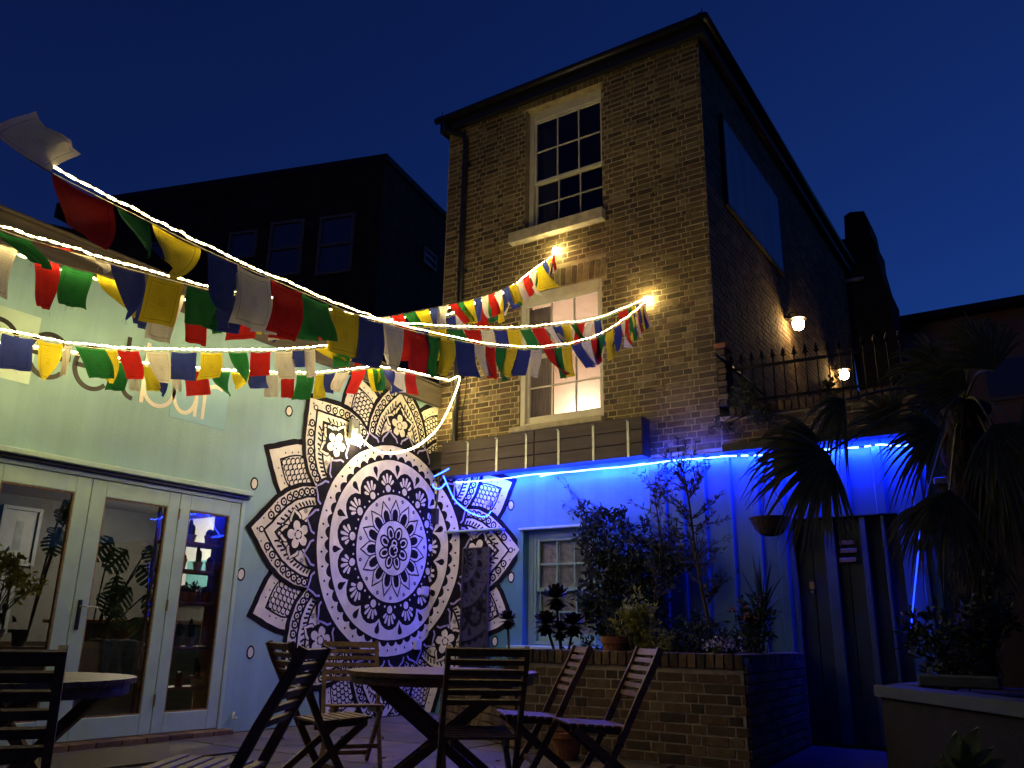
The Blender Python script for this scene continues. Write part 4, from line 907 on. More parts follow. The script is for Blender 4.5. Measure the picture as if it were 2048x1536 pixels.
spots = [(4.471,-3.747,223.5,'folding chair nearest the brick planter, seen from its right side'),
 (3.862,-3.518,223,'folding chair between the round table and the brick planter, half behind another'),
 (4.244,-4.826,133,'dark folding chair with its back to the camera in front of the round table'),
 (2.94,-4.747,66,'folding chair left of the round table with its empty slatted seat in view'),
 (4.174,-6.359,213,'dark folding chair leaning right, turned away toward the left table'),
 (4.30,-7.42,148,'closest folding chair in the bottom left corner, seen from behind')]
for k, (x, y, a, lb) in enumerate(spots):
    o = base if k == 0 else copy_tree(base); o.location = (x, y, 0); o.rotation_euler = (0, 0, R_(a)); o['label'] = lb
o = build_chair('lighter teak folding chair facing the camera before the mandala', G1, WOODL); o.location = (2.343,-3.795,0); o.rotation_euler = (0,0,R_(322))
# ------------------------------------------------------------------ round tables
def round_table(label, x, y, rz, Dm, z=.72):
    t = empty('round_table', (0,0,0), label, 'table', 'round wooden garden tables'); Rr = Dm/2; n = 9; w_ = Dm/n
    for k in range(n):
        b0 = -Rr + k*w_ + .003; b1 = b0 + w_ - .006; pts = []
        N = 8
        for i in range(N+1): bb = b0 + (b1-b0)*i/N; pts.append((math.sqrt(max(Rr*Rr-bb*bb, 0.0004)), bb))
        poly = [Vector((a, bb, z-.024)) for a, bb in pts] + [Vector((-a, bb, z-.024)) for a, bb in pts[::-1]]
        MB().prism(poly, (0,0,.024)).build('plank', WOODT, t, True, fix=True)
    b = MB(); N = 40; r0, r1 = Rr-.05, Rr-.025; vs = []
    for i in range(N):
        a = 2*math.pi*i/N
        for r in (r0, r1): vs += [(r*math.cos(a), r*math.sin(a), z-.07), (r*math.cos(a), r*math.sin(a), z-.0245)]
    fs = []
    for i in range(N):
        p = 4*i; q_ = 4*((i+1)%N); fs += [(p+2,q_+2,q_+3,p+3),(q_,p,p+1,q_+1),(p,q_,q_+2,p+2)]
    b.add(vs, fs); b.build('apron', WOODT, t, True)
    for s in (-1, 1):
        MB().bar((-Rr*.86, s*.21, z-.05), (Rr*.86, s*.21, z-.05), .025, .05).build('bearer', WOOD, t, True)
        MB().bar((-.40, s*.24, z-.06), (.42, s*.24, .01), .024, .055).build('leg', WOOD, t, True)
        MB().bar((.40, s*.175, z-.06), (-.42, s*.175, .01), .024, .055).build('leg', WOOD, t, True)
    MB().bar((0,-.235,.375),(0,.235,.375), .03, .03).build('stretcher', WOOD, t, True)
    MB().bar((.36,-.235,.062),(.36,.235,.062), .02, .04).build('stretcher', WOOD, t, True)
    t.location = (x, y, 0); t.rotation_euler = (0, 0, R_(rz)); return t
round_table('round wooden folding table among chairs in front of the mandala', 3.70, -4.45, 35, 1.16)
round_table('round wooden folding table at the left edge before the glazed doors', 3.05, -6.75, 12, 1.1)
b = MB(); mt_ = empty('door_mat', (.9,-4.4,0), 'dark ribbed door mat on the paving before the doors', 'mat')
for k in range(34): b.bbox(.35+k*.026, .35+k*.026+.017, -5.3, -3.75, .004, .016, .003)
b.build('ribs', BLACKM, mt_); MB().box(.345, 1.235, -5.305, -3.745, .0025, .0045).build('backing', BLACKM, mt_)
# ------------------------------------------------------------------ brick planter
pl = empty('brick_planter', (3.8, -1.3, 0), 'low brick planter wall with upright coping bricks behind the chairs', 'planter')
b = MB(); b.box(2.80, 4.82, -2.19, -1.98, -.02, .715); b.prism([Vector((4.62,-1.98,-.02)),Vector((4.82,-1.98,-.02)),Vector((4.70,-.04,-.02)),Vector((4.5,-.04,-.02))], (0,0,.735)); b.build('core', MORTAR2, pl)
lay(pl, flemish(2.80, 4.83, .012, .70, [], 21), Map('x', -2.19, 1), REDB, 300, camd)
n = 27
for k in range(n):
    x = 2.80 + 2.03*(k+.5)/n; o = inst('coping_brick', unit_brick(k % 4, random.choice(REDB)), None); o.scale = (2.03/n-.011, .235, .108); o.location = (x, -2.09, .772); attach(o, pl)
MB().box(2.80, 4.83, -2.18, -1.99, .715, .80).build('coping_mortar', MORTAR2, pl)
b = MB(); k = 0; z = .012
while z < .70:
    y = -2.17 - (.1 if k % 2 else 0)
    while y < -.1:
        y1 = min(y+.215, -.06); xa = 4.825 - (max(y,-2.19)+1.98)*.062
        if y1 > -2.18: b.bbox(xa-.02, xa+.012, max(y,-2.185), y1, z, z+.064, .005, mi=random.randrange(5))
        y = y1 + .01
    z += .075; k += 1
b.build('end_brick', REDB, pl)
b = MB(); y = -2.07
while y < -.1: xa = 4.72 - (y+1.98)*.062; b.bbox(xa-.11, xa+.12, y+.006, y+.068, .718, .826, .006, mi=random.randrange(5)); y += .075
b.build('end_coping', REDB, pl)
MB().prism([Vector((2.5,-1.98,.62)),Vector((4.62,-1.98,.62)),Vector((4.5,-.04,.62)),Vector((2.5,-.04,.62))], (0,0,.05)).build('soil', SOIL, pl)
# lower angled wall left of it
pw = empty('low_brick_wall', (2, -1.6, 0), 'low angled brick wall running from the planter toward the mural', 'wall')
a0, a1 = Vector((1.0,-.95,0)), Vector((2.79,-2.19,0)); dv = (a1-a0).normalized(); nv = Vector((dv.y,-dv.x,0)); ang = math.atan2(dv.y, dv.x); LL = (a1-a0).length
MB().prism([a0, a1, a1-nv*.2, a0-nv*.2], (0,0,.44)).build('core', MORTAR2, pw)
for (p, q_, z0, z1) in flemish(0, LL, .012, .47, [], 31):
    o = inst('brick', unit_brick(random.randrange(4), random.choice(REDB)), None); o.scale = (q_-p, .05, z1-z0); o.location = a0 + dv*((p+q_)/2) + nv*.002 + Vector((0,0,(z0+z1)/2)); o.rotation_euler = (0,0,ang); attach(o, pw)
MB().prism([a0+Vector((0,0,.441)), a1+Vector((0,0,.441)), a1+Vector((.5,1.6,.441)), Vector((1.05,-.06,.441))], (0,0,.03)).build('soil', SOIL, pw)
# right planter with pale coping
p2 = empty('raised_bed', (6.8, -1.8, 0), 'raised bed with pale painted coping at the right', 'planter')
q1, q2, q3, q4 = Vector((5.74,-1.98,0)), Vector((6.85,-3.5,0)), Vector((9.5,-3.0,0)), Vector((6.05,-.05,0))
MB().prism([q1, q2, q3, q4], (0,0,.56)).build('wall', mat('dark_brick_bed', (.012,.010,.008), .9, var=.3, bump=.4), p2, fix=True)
di = (q2-q1).normalized(); ni = Vector((-di.y, di.x, 0))
COP = mat('pale_coping', (.065,.082,.08), .7, var=.12, nscale=4, bump=.15)
def coping(pa, pb, wd, inn):
    d_ = (pb-pa).normalized(); nn = Vector((-d_.y, d_.x, 0))*inn; o_ = -nn*.03
    MB().prism([pa+o_+Vector((0,0,.562)), pb+o_+Vector((0,0,.562)), pb+nn*wd+Vector((0,0,.562)), pa+nn*wd+Vector((0,0,.562))], (0,0,.075)).build('coping', COP, p2, fix=True)
coping(q1-di*.03, q2+di*.03, .2, 1); coping(q4, q1+ (q4-q1).normalized()*.21, .2, 1)
MB().prism([q1+Vector((.25,.1,.57)), q2+Vector((.1,.35,.57)), q3+Vector((-.1,.1,.57)), q4+Vector((.2,-.1,.57))], (0,0,.02)).build('soil', SOIL, p2, fix=True)
tag(MB().bbox(6.0, 6.5, -2.0, -1.82, .64, .72, .01).build('trough', COP), 'pale trough standing on the coping of the raised bed', 'trough'); bpy.data.objects['trough'].rotation_euler = (0,0,0)
# ------------------------------------------------------------------ plants
def leafm(name, c, c2, tr=.25, rough=.55): return mat(name, c, rough, var=.25, nscale=9, col2=c2, mix=.7, mscale=5, trans=tr)
LDARK = leafm('leaf_dark', (.028,.045,.022), (.015,.03,.014)); LOL = leafm('leaf_olive', (.07,.085,.045), (.045,.06,.03)); LYEL = leafm('leaf_lime', (.42,.40,.08), (.24,.27,.05))
LGRN = leafm('leaf_green', (.04,.075,.025), (.025,.05,.015)); LPALM = leafm('leaf_palm', (.14,.135,.042), (.085,.085,.028), tr=.15); LPUR = leafm('leaf_aeonium', (.022,.013,.018), (.035,.02,.022), tr=.05, rough=.4)
BARK = mat('bark', (.06,.045,.032), .95, var=.3, nscale=12, bump=.6, bscale=40); FIB = mat('palm_fibre', (.03,.021,.015), 1, var=.35, nscale=20, bump=.8, bscale=70)
PINKF = mat('petal_pink', (.45,.14,.14), .7, var=.2); LILF = mat('petal_lilac', (.42,.38,.52), .7, var=.15)
def leaf(b, p, d, L0, wd, rr, curl=.2, mi=0):
    d = d.normalized(); ref = Vector((rr.uniform(-1,1), rr.uniform(-1,1), rr.uniform(-1,1))); s = d.cross(ref)
    if s.length < .05: s = d.cross(Vector((0,0,1)))
    s.normalize(); n_ = s.cross(d); m_ = p + d*(L0*.5) + n_*(L0*curl*.3); t = p + d*L0 - n_*(L0*curl*.4)
    b.add([p, m_+s*wd/2, t, m_-s*wd/2], [(0,1,2),(0,2,3)], mi)
def rdir(rr, up_=0.0):
    while True:
        v = Vector((rr.uniform(-1,1), rr.uniform(-1,1), rr.uniform(-1,1)))
        if .05 < v.length < 1: v.normalize(); v.z += up_; return v.normalized()
def blob_bush(name, label, cat, base, ctrs, n, L0, wd, m_, seed, stems=True, up_=.25, group=None):
    rr = random.Random(seed); e = empty(name, base, label, cat, group); b = MB(); st = MB()
    tot = sum(r[0]*r[1]*r[2] for _, r in ctrs); bz = Vector(base)
    for c, r in ctrs:
        k_ = max(20, int(n*r[0]*r[1]*r[2]/tot)); c = Vector(c); cl = []
        for _ in range(max(6, k_//22)):
            v = rdir(rr)*(rr.random()**.45); q_ = c + Vector((v.x*r[0], v.y*r[1], v.z*r[2])); cl.append(q_)
            if stems and rr.random() < .5: mid = bz.lerp(q_, .6) + Vector((rr.uniform(-.04,.04), rr.uniform(-.04,.04), .02)); st.tube([bz+Vector((rr.uniform(-.03,.03),rr.uniform(-.03,.03),0)), mid, q_], [.008,.005,.002], 4)
        for _ in range(k_):
            q_ = rr.choice(cl); d = rdir(rr, up_); p = q_ + rdir(rr)*rr.uniform(0, .09)
            leaf(b, p, d, L0*rr.uniform(.6,1.25), wd*rr.uniform(.7,1.2), rr)
    b.build('foliage', m_, e)
    if stems: st.build('stem', BARK, e)
    return e
def pot(name, label, c, r, h, m_=None, group=None):
    e = empty(name, c, label, 'pot', group)
    MB().lathe([(r*.68,0),(r*.95,h*.78),(r*1.08,h*.79),(r*1.1,h),(r*.95,h),(r*.93,h*.9)], c, 18).build('body', m_ or TERRA, e)
    MB().lathe([(r*.9,h*.86),(r*.9,h*.88)], c, 14).build('soil', SOIL, e); return e
# dark climber on the wall
blob_bush('climbing_shrub', 'dark dense climbing shrub against the aqua wall beside the sash window', 'shrub', (2.95,-.5,.65),
  [((2.75,-.28,1.9),(.38,.2,.42)), ((3.15,-.32,1.65),(.42,.25,.55)), ((2.72,-.35,1.35),(.35,.25,.5)), ((3.1,-.45,1.05),(.45,.3,.42)), ((2.55,-.22,2.25),(.3,.1,.16)), ((3.5,-.35,1.75),(.25,.2,.3))], 7500, .09, .036, LDARK, 3)
rr = random.Random(9); e = empty('wall_vine', (2.4,-.05,2.2), 'thin bare vine twigs climbing across the blue lit wall', 'vine'); b = MB(); lv = MB()
for j in range(5):
    p = Vector((2.55+rr.uniform(-.2,.3), -.05, 2.2+rr.uniform(-.1,.15))); pts = [p]
    for k in range(9): p = p + Vector((-rr.uniform(.03,.11), 0, rr.uniform(-.03,.10))); p.y = -.03; pts.append(p.copy())
    b.tube(pts, [.006*(1-.08*k) for k in range(len(pts))], 5)
    for k in range(16): leaf(lv, rr.choice(pts), rdir(rr), .045, .018, rr)
b.build('stem', BARK, e); lv.build('foliage', LDARK, e)
# slender olive tree
rr = random.Random(17); e = empty('olive_tree', (4.25,-1.25,.65), 'slender olive tree with sparse narrow leaves before the corrugated wall', 'tree'); b = MB(); lv = MB()
trunk = [Vector((4.25,-1.25,.62)), Vector((4.24,-1.25,.95)), Vector((4.16,-1.22,1.35)), Vector((4.10,-1.2,1.75)), Vector((4.06,-1.18,2.15)), Vector((4.0,-1.15,2.5))]
b.tube(catmull(trunk, 4), [.022-.0008*k for k in range(21)], 6); tp = catmull(trunk, 6)
for k in range(46):
    s = rr.choice(tp[10:]); d = Vector((rr.uniform(-1,1), rr.uniform(-.6,.6), rr.uniform(.1,1.0))).normalized(); p = s.copy(); pts = [p.copy()]; Lb = rr.uniform(.18,.46)
    for i in range(6): p = p + d*(Lb/6); d = (d + Vector((rr.uniform(-.2,.2), rr.uniform(-.2,.2), rr.uniform(-.12,.2)))).normalized(); pts.append(p.copy())
    b.tube(pts, [.006,.005,.0045,.004,.003,.002,.0015], 4)
    for i in range(30): q_ = rr.choice(pts[1:]); leaf(lv, q_ + rdir(rr)*.012, (d + rdir(rr)*.9), rr.uniform(.04,.075), .013, rr)
b.build('trunk', BARK, e); lv.build('crown', LOL, e)
rr = random.Random(27); e = empty('olive_tree', (3.62,-1.0,.65), 'thin young olive stem between the climber and the taller olive', 'tree'); b = MB(); lv = MB()
tp = catmull([Vector((3.62,-1.0,.62)), Vector((3.58,-1.0,1.2)), Vector((3.66,-.98,1.8)), Vector((3.6,-.95,2.35))], 6); b.tube(tp, [.012-.0004*k for k in range(len(tp))], 5)
for k in range(30):
    s = rr.choice(tp[7:]); d = Vector((rr.uniform(-1,1), rr.uniform(-.6,.6), rr.uniform(.2,1))).normalized(); pts = [s + d*(.07*i) for i in range(5)]; b.tube(pts, [.004,.0035,.003,.002,.0015], 4)
    for i in range(22): leaf(lv, rr.choice(pts) + rdir(rr)*.012, d + rdir(rr)*.9, rr.uniform(.045,.075), .014, rr)
b.build('trunk', BARK, e); lv.build('crown', LOL, e)
LX = Fr(1278, 1250, -1.82).x
blob_bush('lime_shrub', 'lime green variegated shrub on the brick planter, lit from the left', 'shrub', (LX+.03,-1.82,.66), [((LX-.05,-1.84,1.02),(.16,.14,.22)), ((LX+.04,-1.8,1.10),(.12,.12,.2)), ((LX+.10,-1.8,.86),(.18,.15,.16))], 1300, .062, .028, LYEL, 5, up_=.6)
blob_bush('low_shrub', 'low dark bedding plants along the back of the brick planter', 'shrub', (4.2,-1.5,.66), [((3.95,-1.7,.82),(.3,.2,.16)), ((4.35,-1.6,.86),(.3,.25,.2)), ((4.6,-1.4,.95),(.15,.3,.22)), ((3.3,-1.75,.8),(.25,.2,.16)), ((4.05,-1.2,.9),(.5,.3,.25))], 2600, .07, .022, LDARK, 6, up_=.5)
rr = random.Random(3); e = blob_bush('hydrangea', 'clump of pale lilac flowers at the planter corner', 'flower', (4.62,-1.9,.66), [((4.60,-1.92,.82),(.16,.12,.08))], 220, .05, .03, LGRN, 8); b = MB()
for k in range(230):
    c = Vector((4.56+rr.gauss(0,.07), -1.95+rr.gauss(0,.05), .885+rr.gauss(0,.022)))
    leaf(b, c, rdir(rr,.4), .026, .024, rr, .05)
b.build('blossom', LILF, e)
e = blob_bush('flowering_shrub', 'dark rounded plant with a few pink flowers beside the door', 'shrub', (4.62,-1.1,.66), [((4.62,-1.15,1.08),(.19,.18,.22))], 700, .05, .024, LGRN, 12); b = MB()
for k in range(6):
    c = Vector((4.58+rr.gauss(0,.07), -1.33, 1.2+rr.gauss(0,.06)))
    for j in range(9): leaf(b, c, rdir(rr,.2), .028, .024, rr, .05)
b.build('blossom', PINKF, e)
def spiky(label, c, n, L0, seed, m_=LDARK):
    rr = random.Random(seed); e = empty('cordyline', c, label, 'plant'); b = MB()
    for k in range(n):
        a = rr.uniform(0, 6.28); el = R_(rr.uniform(15, 88)); d = Vector((math.cos(a)*math.cos(el), math.sin(a)*math.cos(el), math.sin(el))); s = d.cross(Vector((0,0,1)))
        if s.length < .05: s = Vector((1,0,0))
        s.normalize(); p = Vector(c); l = L0*rr.uniform(.7,1.1); v = []
        for i in range(6):
            t = i/5; q_ = p + d*(l*t) + Vector((0,0,-1))*(l*.45*t*t*math.cos(el)); w_ = .011*(1-t)**.6 + .001; v += [q_+s*w_, q_-s*w_]
        b.add(v, [(2*i,2*i+1,2*i+3,2*i+2) for i in range(5)])
    b.build('foliage', m_, e); return e
spiky('spiky dark cordyline rising beside the annex door', (4.62,-.95,1.15), 46, .55, 4)
spiky('small spiky dark plant on the low wall', (2.55,-1.4,.5), 22, .22, 9)
# aeoniums
def aeonium(label, base, heads, seed):
    rr = random.Random(seed); e = empty('aeonium', base, label, 'plant'); st = MB(); lv = MB(); bz = Vector(base)
    for (hx, hy, hz, r) in heads:
        h = Vector((hx,hy,hz)); fork = bz.lerp(h, .45) + Vector((0,0,-.03)); st.tube(catmull([bz, fork, h], 5), .013, 6)
        for ring, (cnt, el, f_) in enumerate(((7, 78, .8), (12, 56, .95), (16, 34, 1.0), (18, 12, 1.0), (16, -12, 1.0), (14, -38, .95), (9, -62, .85))):
            for k in range(cnt):
                a = 6.283*(k+ring*.37)/cnt + rr.uniform(-.06,.06); ee = R_(el+rr.uniform(-6,6)); d = Vector((math.cos(a)*math.cos(ee), math.sin(a)*math.cos(ee), math.sin(ee)))
                s = Vector((-math.sin(a), math.cos(a), 0)); u_ = s.cross(d); l = r*f_*rr.uniform(.9,1.1); w_ = r*.15
                p = h; v = [p+s*w_*.3, p-s*w_*.3, p+d*l*.65-s*w_+u_*.004, p+d*l*.92-s*w_*.75, p+d*l, p+d*l*.92+s*w_*.75, p+d*l*.65+s*w_+u_*.004]
                lv.add(v, [(0,1,2,6),(6,2,3,5),(5,3,4)])
    st.build('stem', BARK, e); lv.build('foliage', LPUR, e)
def P3(px_, py_, Y): v = Fr(px_, py_, Y); return (v.x, v.y, v.z)
b0 = P3(1126,1345,-1.35)
aeonium('large dark purple aeonium with three heads before the sash window', (b0[0], -1.35, b0[2]), [(*P3(1112,1196,-1.35), .16), (*P3(1092,1248,-1.45), .155), (*P3(1147,1250,-1.25), .155), (*P3(1120,1262,-1.2), .12)], 3)
b1 = P3(1022,1310,-.85)
aeonium('small single headed aeonium left of the sash window', (b1[0], -.85, b1[2]-.2), [(*P3(1015,1240,-.85), .125)], 5)
pot('flower_pot', 'terracotta pot under the large aeonium on the low wall', (b0[0]-.02, -1.35, .471), .14, max(.1, b0[2]-.50))
blob_bush('trailing_plant', 'pale trailing plant spilling over the low brick wall', 'plant', (2.42,-1.55,.6), [((2.35,-1.62,.64),(.2,.15,.12)), ((2.6,-1.9,.42),(.12,.08,.2))], 420, .05, .02, LOL, 14)
c = P3(1085,1375,-1.72); pot('flower_pot', 'small round terracotta pot with a pale rim behind the chair', (c[0],-1.62,.472), .10, .16)
c = Fr(1207,1297,-2.08); pot('flower_pot', 'terracotta pot standing on the coping left of the lime shrub', (c.x,-1.86,.672), .115, .27)
c2 = Fr(1240,1297,-1.8); pot('flower_pot', 'darker small pot beside the terracotta pot on the planter', (c2.x+.03,-1.82,.672), .08, .22, mat('dark_pot', (.07,.04,.03), .8))
blob_bush('pot_plant', 'thin leafy plant growing in the terracotta pot on the planter', 'plant', (c.x,-1.86,.92), [((c.x,-1.86,1.12),(.10,.08,.18))], 130, .06, .02, LOL, 15, up_=.8)
c = Fr(1140,1498,-2.4); pot('flower_pot', 'squat terracotta pot on the paving under the chairs', (c.x,-2.45,.002), .13, .2)
# hanging basket
hb = empty('hanging_basket', P3(1540,1040,-.35), 'empty dark woven hanging basket on the corrugated wall', 'basket'); hc = Fr(1540,1038,-.3)
MB().lathe([(.04,-.17),(.10,-.155),(.145,-.11),(.155,-.10),(.17,-.06),(.178,-.05),(.195,-.005),(.205,0),(.205,.012),(.185,.012),(.17,-.04)], (hc.x,-.3,hc.z), 22).build('bowl', mat('wicker', (.055,.035,.02), .9, var=.35, nscale=30, bump=.8, bscale=90), hb)
b = MB()
for a in (0.4, 2.5, 4.6): b.tube([(hc.x+.19*math.cos(a), -.3+.19*math.sin(a), hc.z), (hc.x, -.3, hc.z+.42)], .003, 4)
b.bar((hc.x,-.3,hc.z+.42),(hc.x,-.03,hc.z+.42), .012,.012); b.build('chain', IRON, hb)
# shrubs on the terrace edge (above the annex wall)
blob_bush('terrace_shrub', 'dry grey green shrub growing over the parapet left of the palm', 'shrub', (4.35,-.05,3.3), [((4.35,-.1,3.42),(.28,.12,.2)), ((4.12,-.13,3.15),(.25,.06,.16)), ((4.55,-.15,3.2),(.2,.1,.2))], 900, .06, .016, LOL, 22, up_=.5)
blob_bush('terrace_climber', 'dark climber on the flank wall around the farther lamp', 'shrub', (4.1,5.6,3.4), [((4.1,5.4,4.6),(.1,.5,.8)), ((4.15,5.9,4.2),(.12,.4,.6))], 500, .12, .05, LDARK, 23)
# ------------------------------------------------------------------ fan palm
pm = empty('fan_palm', (6.75,-2.2,.58), 'tall fan palm with shaggy trunk and drooping fronds at the right', 'tree'); rr = random.Random(41)
tb = D(1958, 1372, 6.75); tb.z = .56; tt = D(1930, 800, 6.75)
tpts = catmull([tb, tb.lerp(tt,.35)+Vector((.02,0,0)), tb.lerp(tt,.7)+Vector((-.02,0,0)), tt], 6); b = MB(); b.tube(tpts, [.13+.03*math.sin(i*1.9)+ .04*i/len(tpts) for i in range(len(tpts))], 12)
for k in range(900):
    t = rr.random(); p = tb.lerp(tt, t); a = rr.uniform(0, 6.28); r = .14 + .04*t; q_ = p + Vector((r*math.cos(a), r*math.sin(a), 0)); l = rr.uniform(.06,.16)
    b.add([q_, q_+Vector((-math.sin(a)*.012, math.cos(a)*.012, .01)), q_+Vector((.05*math.cos(a), .05*math.sin(a), rr.choice((-1,1))*l))], [(0,1,2)])
b.build('trunk', FIB, pm)
def frond(hub, axis, spread, rad, seed, droop=.35, n=30, normal=None, start=tt):
    rr = random.Random(seed); axis = axis.normalized(); nn = normal if normal is not None else -FWD
    nn = (nn - axis*nn.dot(axis)).normalized(); s = axis.cross(nn); b = MB()
    mid = start.lerp(hub, .5) + Vector((0,0,.10)); b.tube(catmull([start, mid, hub], 6), [.016-.0006*i for i in range(13)], 5)
    for k in range(n):
        a = -spread + 2*spread*k/(n-1) + rr.uniform(-.02,.02); d = (axis*math.cos(a) + s*math.sin(a)); sd = (s*math.cos(a) - axis*math.sin(a))
        l = rad*rr.uniform(.86,1.05)*(1-.18*(abs(a)/spread)**2); tw_ = rr.uniform(-.5,.5); dr_ = droop*rr.uniform(.6,1.5); v = []
        w0 = rad*2*spread/n*.40
        for i in range(8):
            t = i/7; w_ = w0*(min(1, t*2.2+.12))*(1-max(0, t-.45)/.55)**.8 + .0012
            p = hub + d*(l*t) + Vector((0,0,-1))*(dr_*l*t*t*t) + nn*(.03*math.sin(k*2.1)*t); e_d = sd*math.cos(tw_*t) + nn*math.sin(tw_*t)
            v += [p+e_d*w_, p+nn*(w_*.55), p-e_d*w_]
        b.add(v, [q_ for i in range(7) for q_ in ((3*i,3*i+1,3*i+4,3*i+3), (3*i+1,3*i+2,3*i+5,3*i+4))])
    b.build('frond', LPALM, pm)
LEFT = -RIGHT; DN = Vector((0,0,-1)); U3 = Vector((0,0,1))
frond(D(1655,905,5.9), LEFT*.75+DN*.65, 1.25, .66, 1, .25, 34)
frond(D(1640,880,6.2), LEFT*.95+U3*.05, .75, .62, 2, .45, 24)
frond(D(1690,800,6.3), LEFT*.8+DN*.6, .9, .42, 3, .8, 22)
frond(D(1935,775,6.4), LEFT*.9+U3*.35, .95, .58, 4, .35, 32)
frond(D(1990,740,6.1), LEFT*.3+U3*.8, 1.0, .55, 5, .3, 30)
frond(D(1795,850,6.5), LEFT*.5+U3*.55, .9, .50, 6, .4, 28)
frond(D(2000,930,6.3), RIGHT*.7+DN*.7, 1.2, .65, 7, .5, 30)
frond(D(1900,980,6.5), LEFT*.2+DN*.95, 1.0, .62, 8, .3, 28)
frond(D(2040,860,6.0), RIGHT*.9+U3*.3, 1.1, .6, 9, .4, 28)
frond(D(1850,1010,6.7), LEFT*.5+DN*.8, .8, .5, 10, .4, 22)
frond(D(1960,1080,6.6), DN+LEFT*.1, .9, .5, 11, .2, 26)
frond(D(1880,740,6.9), LEFT*.7+U3*.6, 1.0, .52, 12, .4, 30); frond(D(1960,700,6.6), U3+LEFT*.1, 1.1, .5, 13, .35, 30)
frond(D(1880,860,6.2), LEFT*.9+DN*.2, 1.0, .55, 15, .45, 30); frond(D(1985,850,6.0), DN*.6+RIGHT*.3, 1.2, .55, 16, .4, 32)
blob_bush('dark_bush', 'dark leafy bush in the raised bed left of the palm trunk', 'shrub', (6.15,-1.6,.6), [((6.1,-1.6,.95),(.25,.25,.3)), ((6.4,-1.7,1.05),(.25,.25,.4)), ((5.98,-1.5,.85),(.15,.15,.2))], 1300, .07, .035, LDARK, 31)
blob_bush('bed_bush', 'dark green bush in the raised bed right of the palm trunk', 'shrub', (7.2,-2.3,.6), [((7.2,-2.4,1.0),(.35,.3,.45)), ((7.5,-2.6,1.4),(.3,.3,.5))], 1000, .09, .04, LGRN, 32)
# big leaved plant in the bottom right corner
fp = empty('leafy_plant', (6.45,-3.6,0), 'pointed green leaves rising in the bottom right corner', 'plant'); rr = random.Random(2); b = MB(); st = MB()
for (px_, py_, l, a) in ((1915,1500,.20,100), (1940,1495,.22,75), (1965,1520,.16,60), (1900,1530,.16,130), (1985,1535,.15,40), (1935,1540,.18,85), (1890,1545,.15,150), (1960,1545,.15,30)):
    q_ = D(px_, py_, 3.9); d = (RIGHT*math.cos(R_(a)) + UP*math.sin(R_(a))).normalized(); s = d.cross(FWD).normalized(); u_ = s.cross(d); v = []
    p0 = q_ - d*l*.5
    for i in range(7):
        t = i/6; w_ = l*.26*math.sin(math.pi*t**.8) + .001; c = p0 + d*(l*t) - u_*(.03*t*t); v += [c+s*w_+u_*.015, c, c-s*w_+u_*.015]
    b.add(v, [f for i in range(6) for f in ((3*i,3*i+1,3*i+4,3*i+3),(3*i+1,3*i+2,3*i+5,3*i+4))]); st.tube([Vector((6.55,-5.2,0)), p0], .006, 5)
b.build('foliage', leafm('leaf_bright', (.15,.19,.05), (.10,.13,.03)), fp); st.build('stem', BARK, fp)
# ------------------------------------------------------------------ background buildings
DB = mat('dark_brick_far', (.05,.035,.024), .95, var=.25, nscale=3); DG = mat('far_glass', (.05,.06,.09), .06, var=0, spec=1.0); FR = mat('far_frame', (.20,.19,.17), .6, var=.05)
A = D(770,320,22); ht = A.z; Bq = D(150,433,24.6); Bq.z = ht; Cq = D(895,441,25.2); Cq.z = ht; Dq = Bq + (Cq-A)
bb = empty('dark_block', (A.x, A.y, 0), 'dark flat roofed brick block rising behind the bar roof', 'building')
dn = lambda p: Vector((p.x, p.y, 0))
MB().prism([dn(A), dn(Cq), dn(Dq), dn(Bq)], (0,0,ht)).build('wall', DB, bb, fix=True)
MB().prism([Vector((p.x, p.y, ht+.002)) + (p-(A+Dq)/2)*.012 for p in (A, Cq, Dq, Bq)], (0,0,.18)).build('parapet', DARKT, bb, fix=True)
def plane_hit(px_, py_, p0, nrm): r = ray(px_, py_); return CAM + r*((p0-CAM).dot(nrm)/r.dot(nrm))
def far_window(px0, py0, px1, py1, p0, along, two=True):
    al = Vector((along.x, along.y, 0)).normalized(); nrm = Vector((al.y, -al.x, 0)); nrm = nrm if nrm.dot(CAM-p0) > 0 else -nrm
    a = plane_hit(px0, py0, p0, nrm); c = plane_hit(px1, py1, p0, nrm); u0, u1 = sorted((al.dot(a-p0), al.dot(c-p0))); z0, z1 = sorted((a.z, c.z))
    f = lambda u, z, o: Vector((p0.x, p0.y, 0)) + al*u + nrm*o + Vector((0,0,z)); t = .07
    m_ = MB()
    for ua, ub, za, zb in ((u0,u0+t,z0,z1),(u1-t,u1,z0,z1),(u0+t,u1-t,z0,z0+t),(u0+t,u1-t,z1-t,z1)) + (((u0+t,u1-t,(z0+z1)/2-t/2,(z0+z1)/2+t/2),) if two else ()):
        m_.prism([f(ua,za,.02), f(ub,za,.02), f(ub,zb,.02), f(ua,zb,.02)], nrm*.06)
    o = m_.build('window', FR, bb, fix=True)
    MB().add([f(u0+t,z0+t,.03), f(u1-t,z0+t,.03), f(u1-t,z1-t,.03), f(u0+t,z1-t,.03)], [(0,1,2,3)]).build('pane', DG, o)
for q_ in ((643,437,703,545,True),(545,448,601,550,True),(462,468,512,515,False),(290,490,330,520,False)): far_window(*q_[:4], A, Bq-A, q_[4])
far_window(845,492,868,545, A, Cq-A, True)
hz = 9.2; hA = D(-80,452,19); k_ = (hz-.92)/((hA.z-.92)/19); hs = empty('gabled_house', D(60,450,20), 'dark house with a stepped roofline at the far left', 'house')
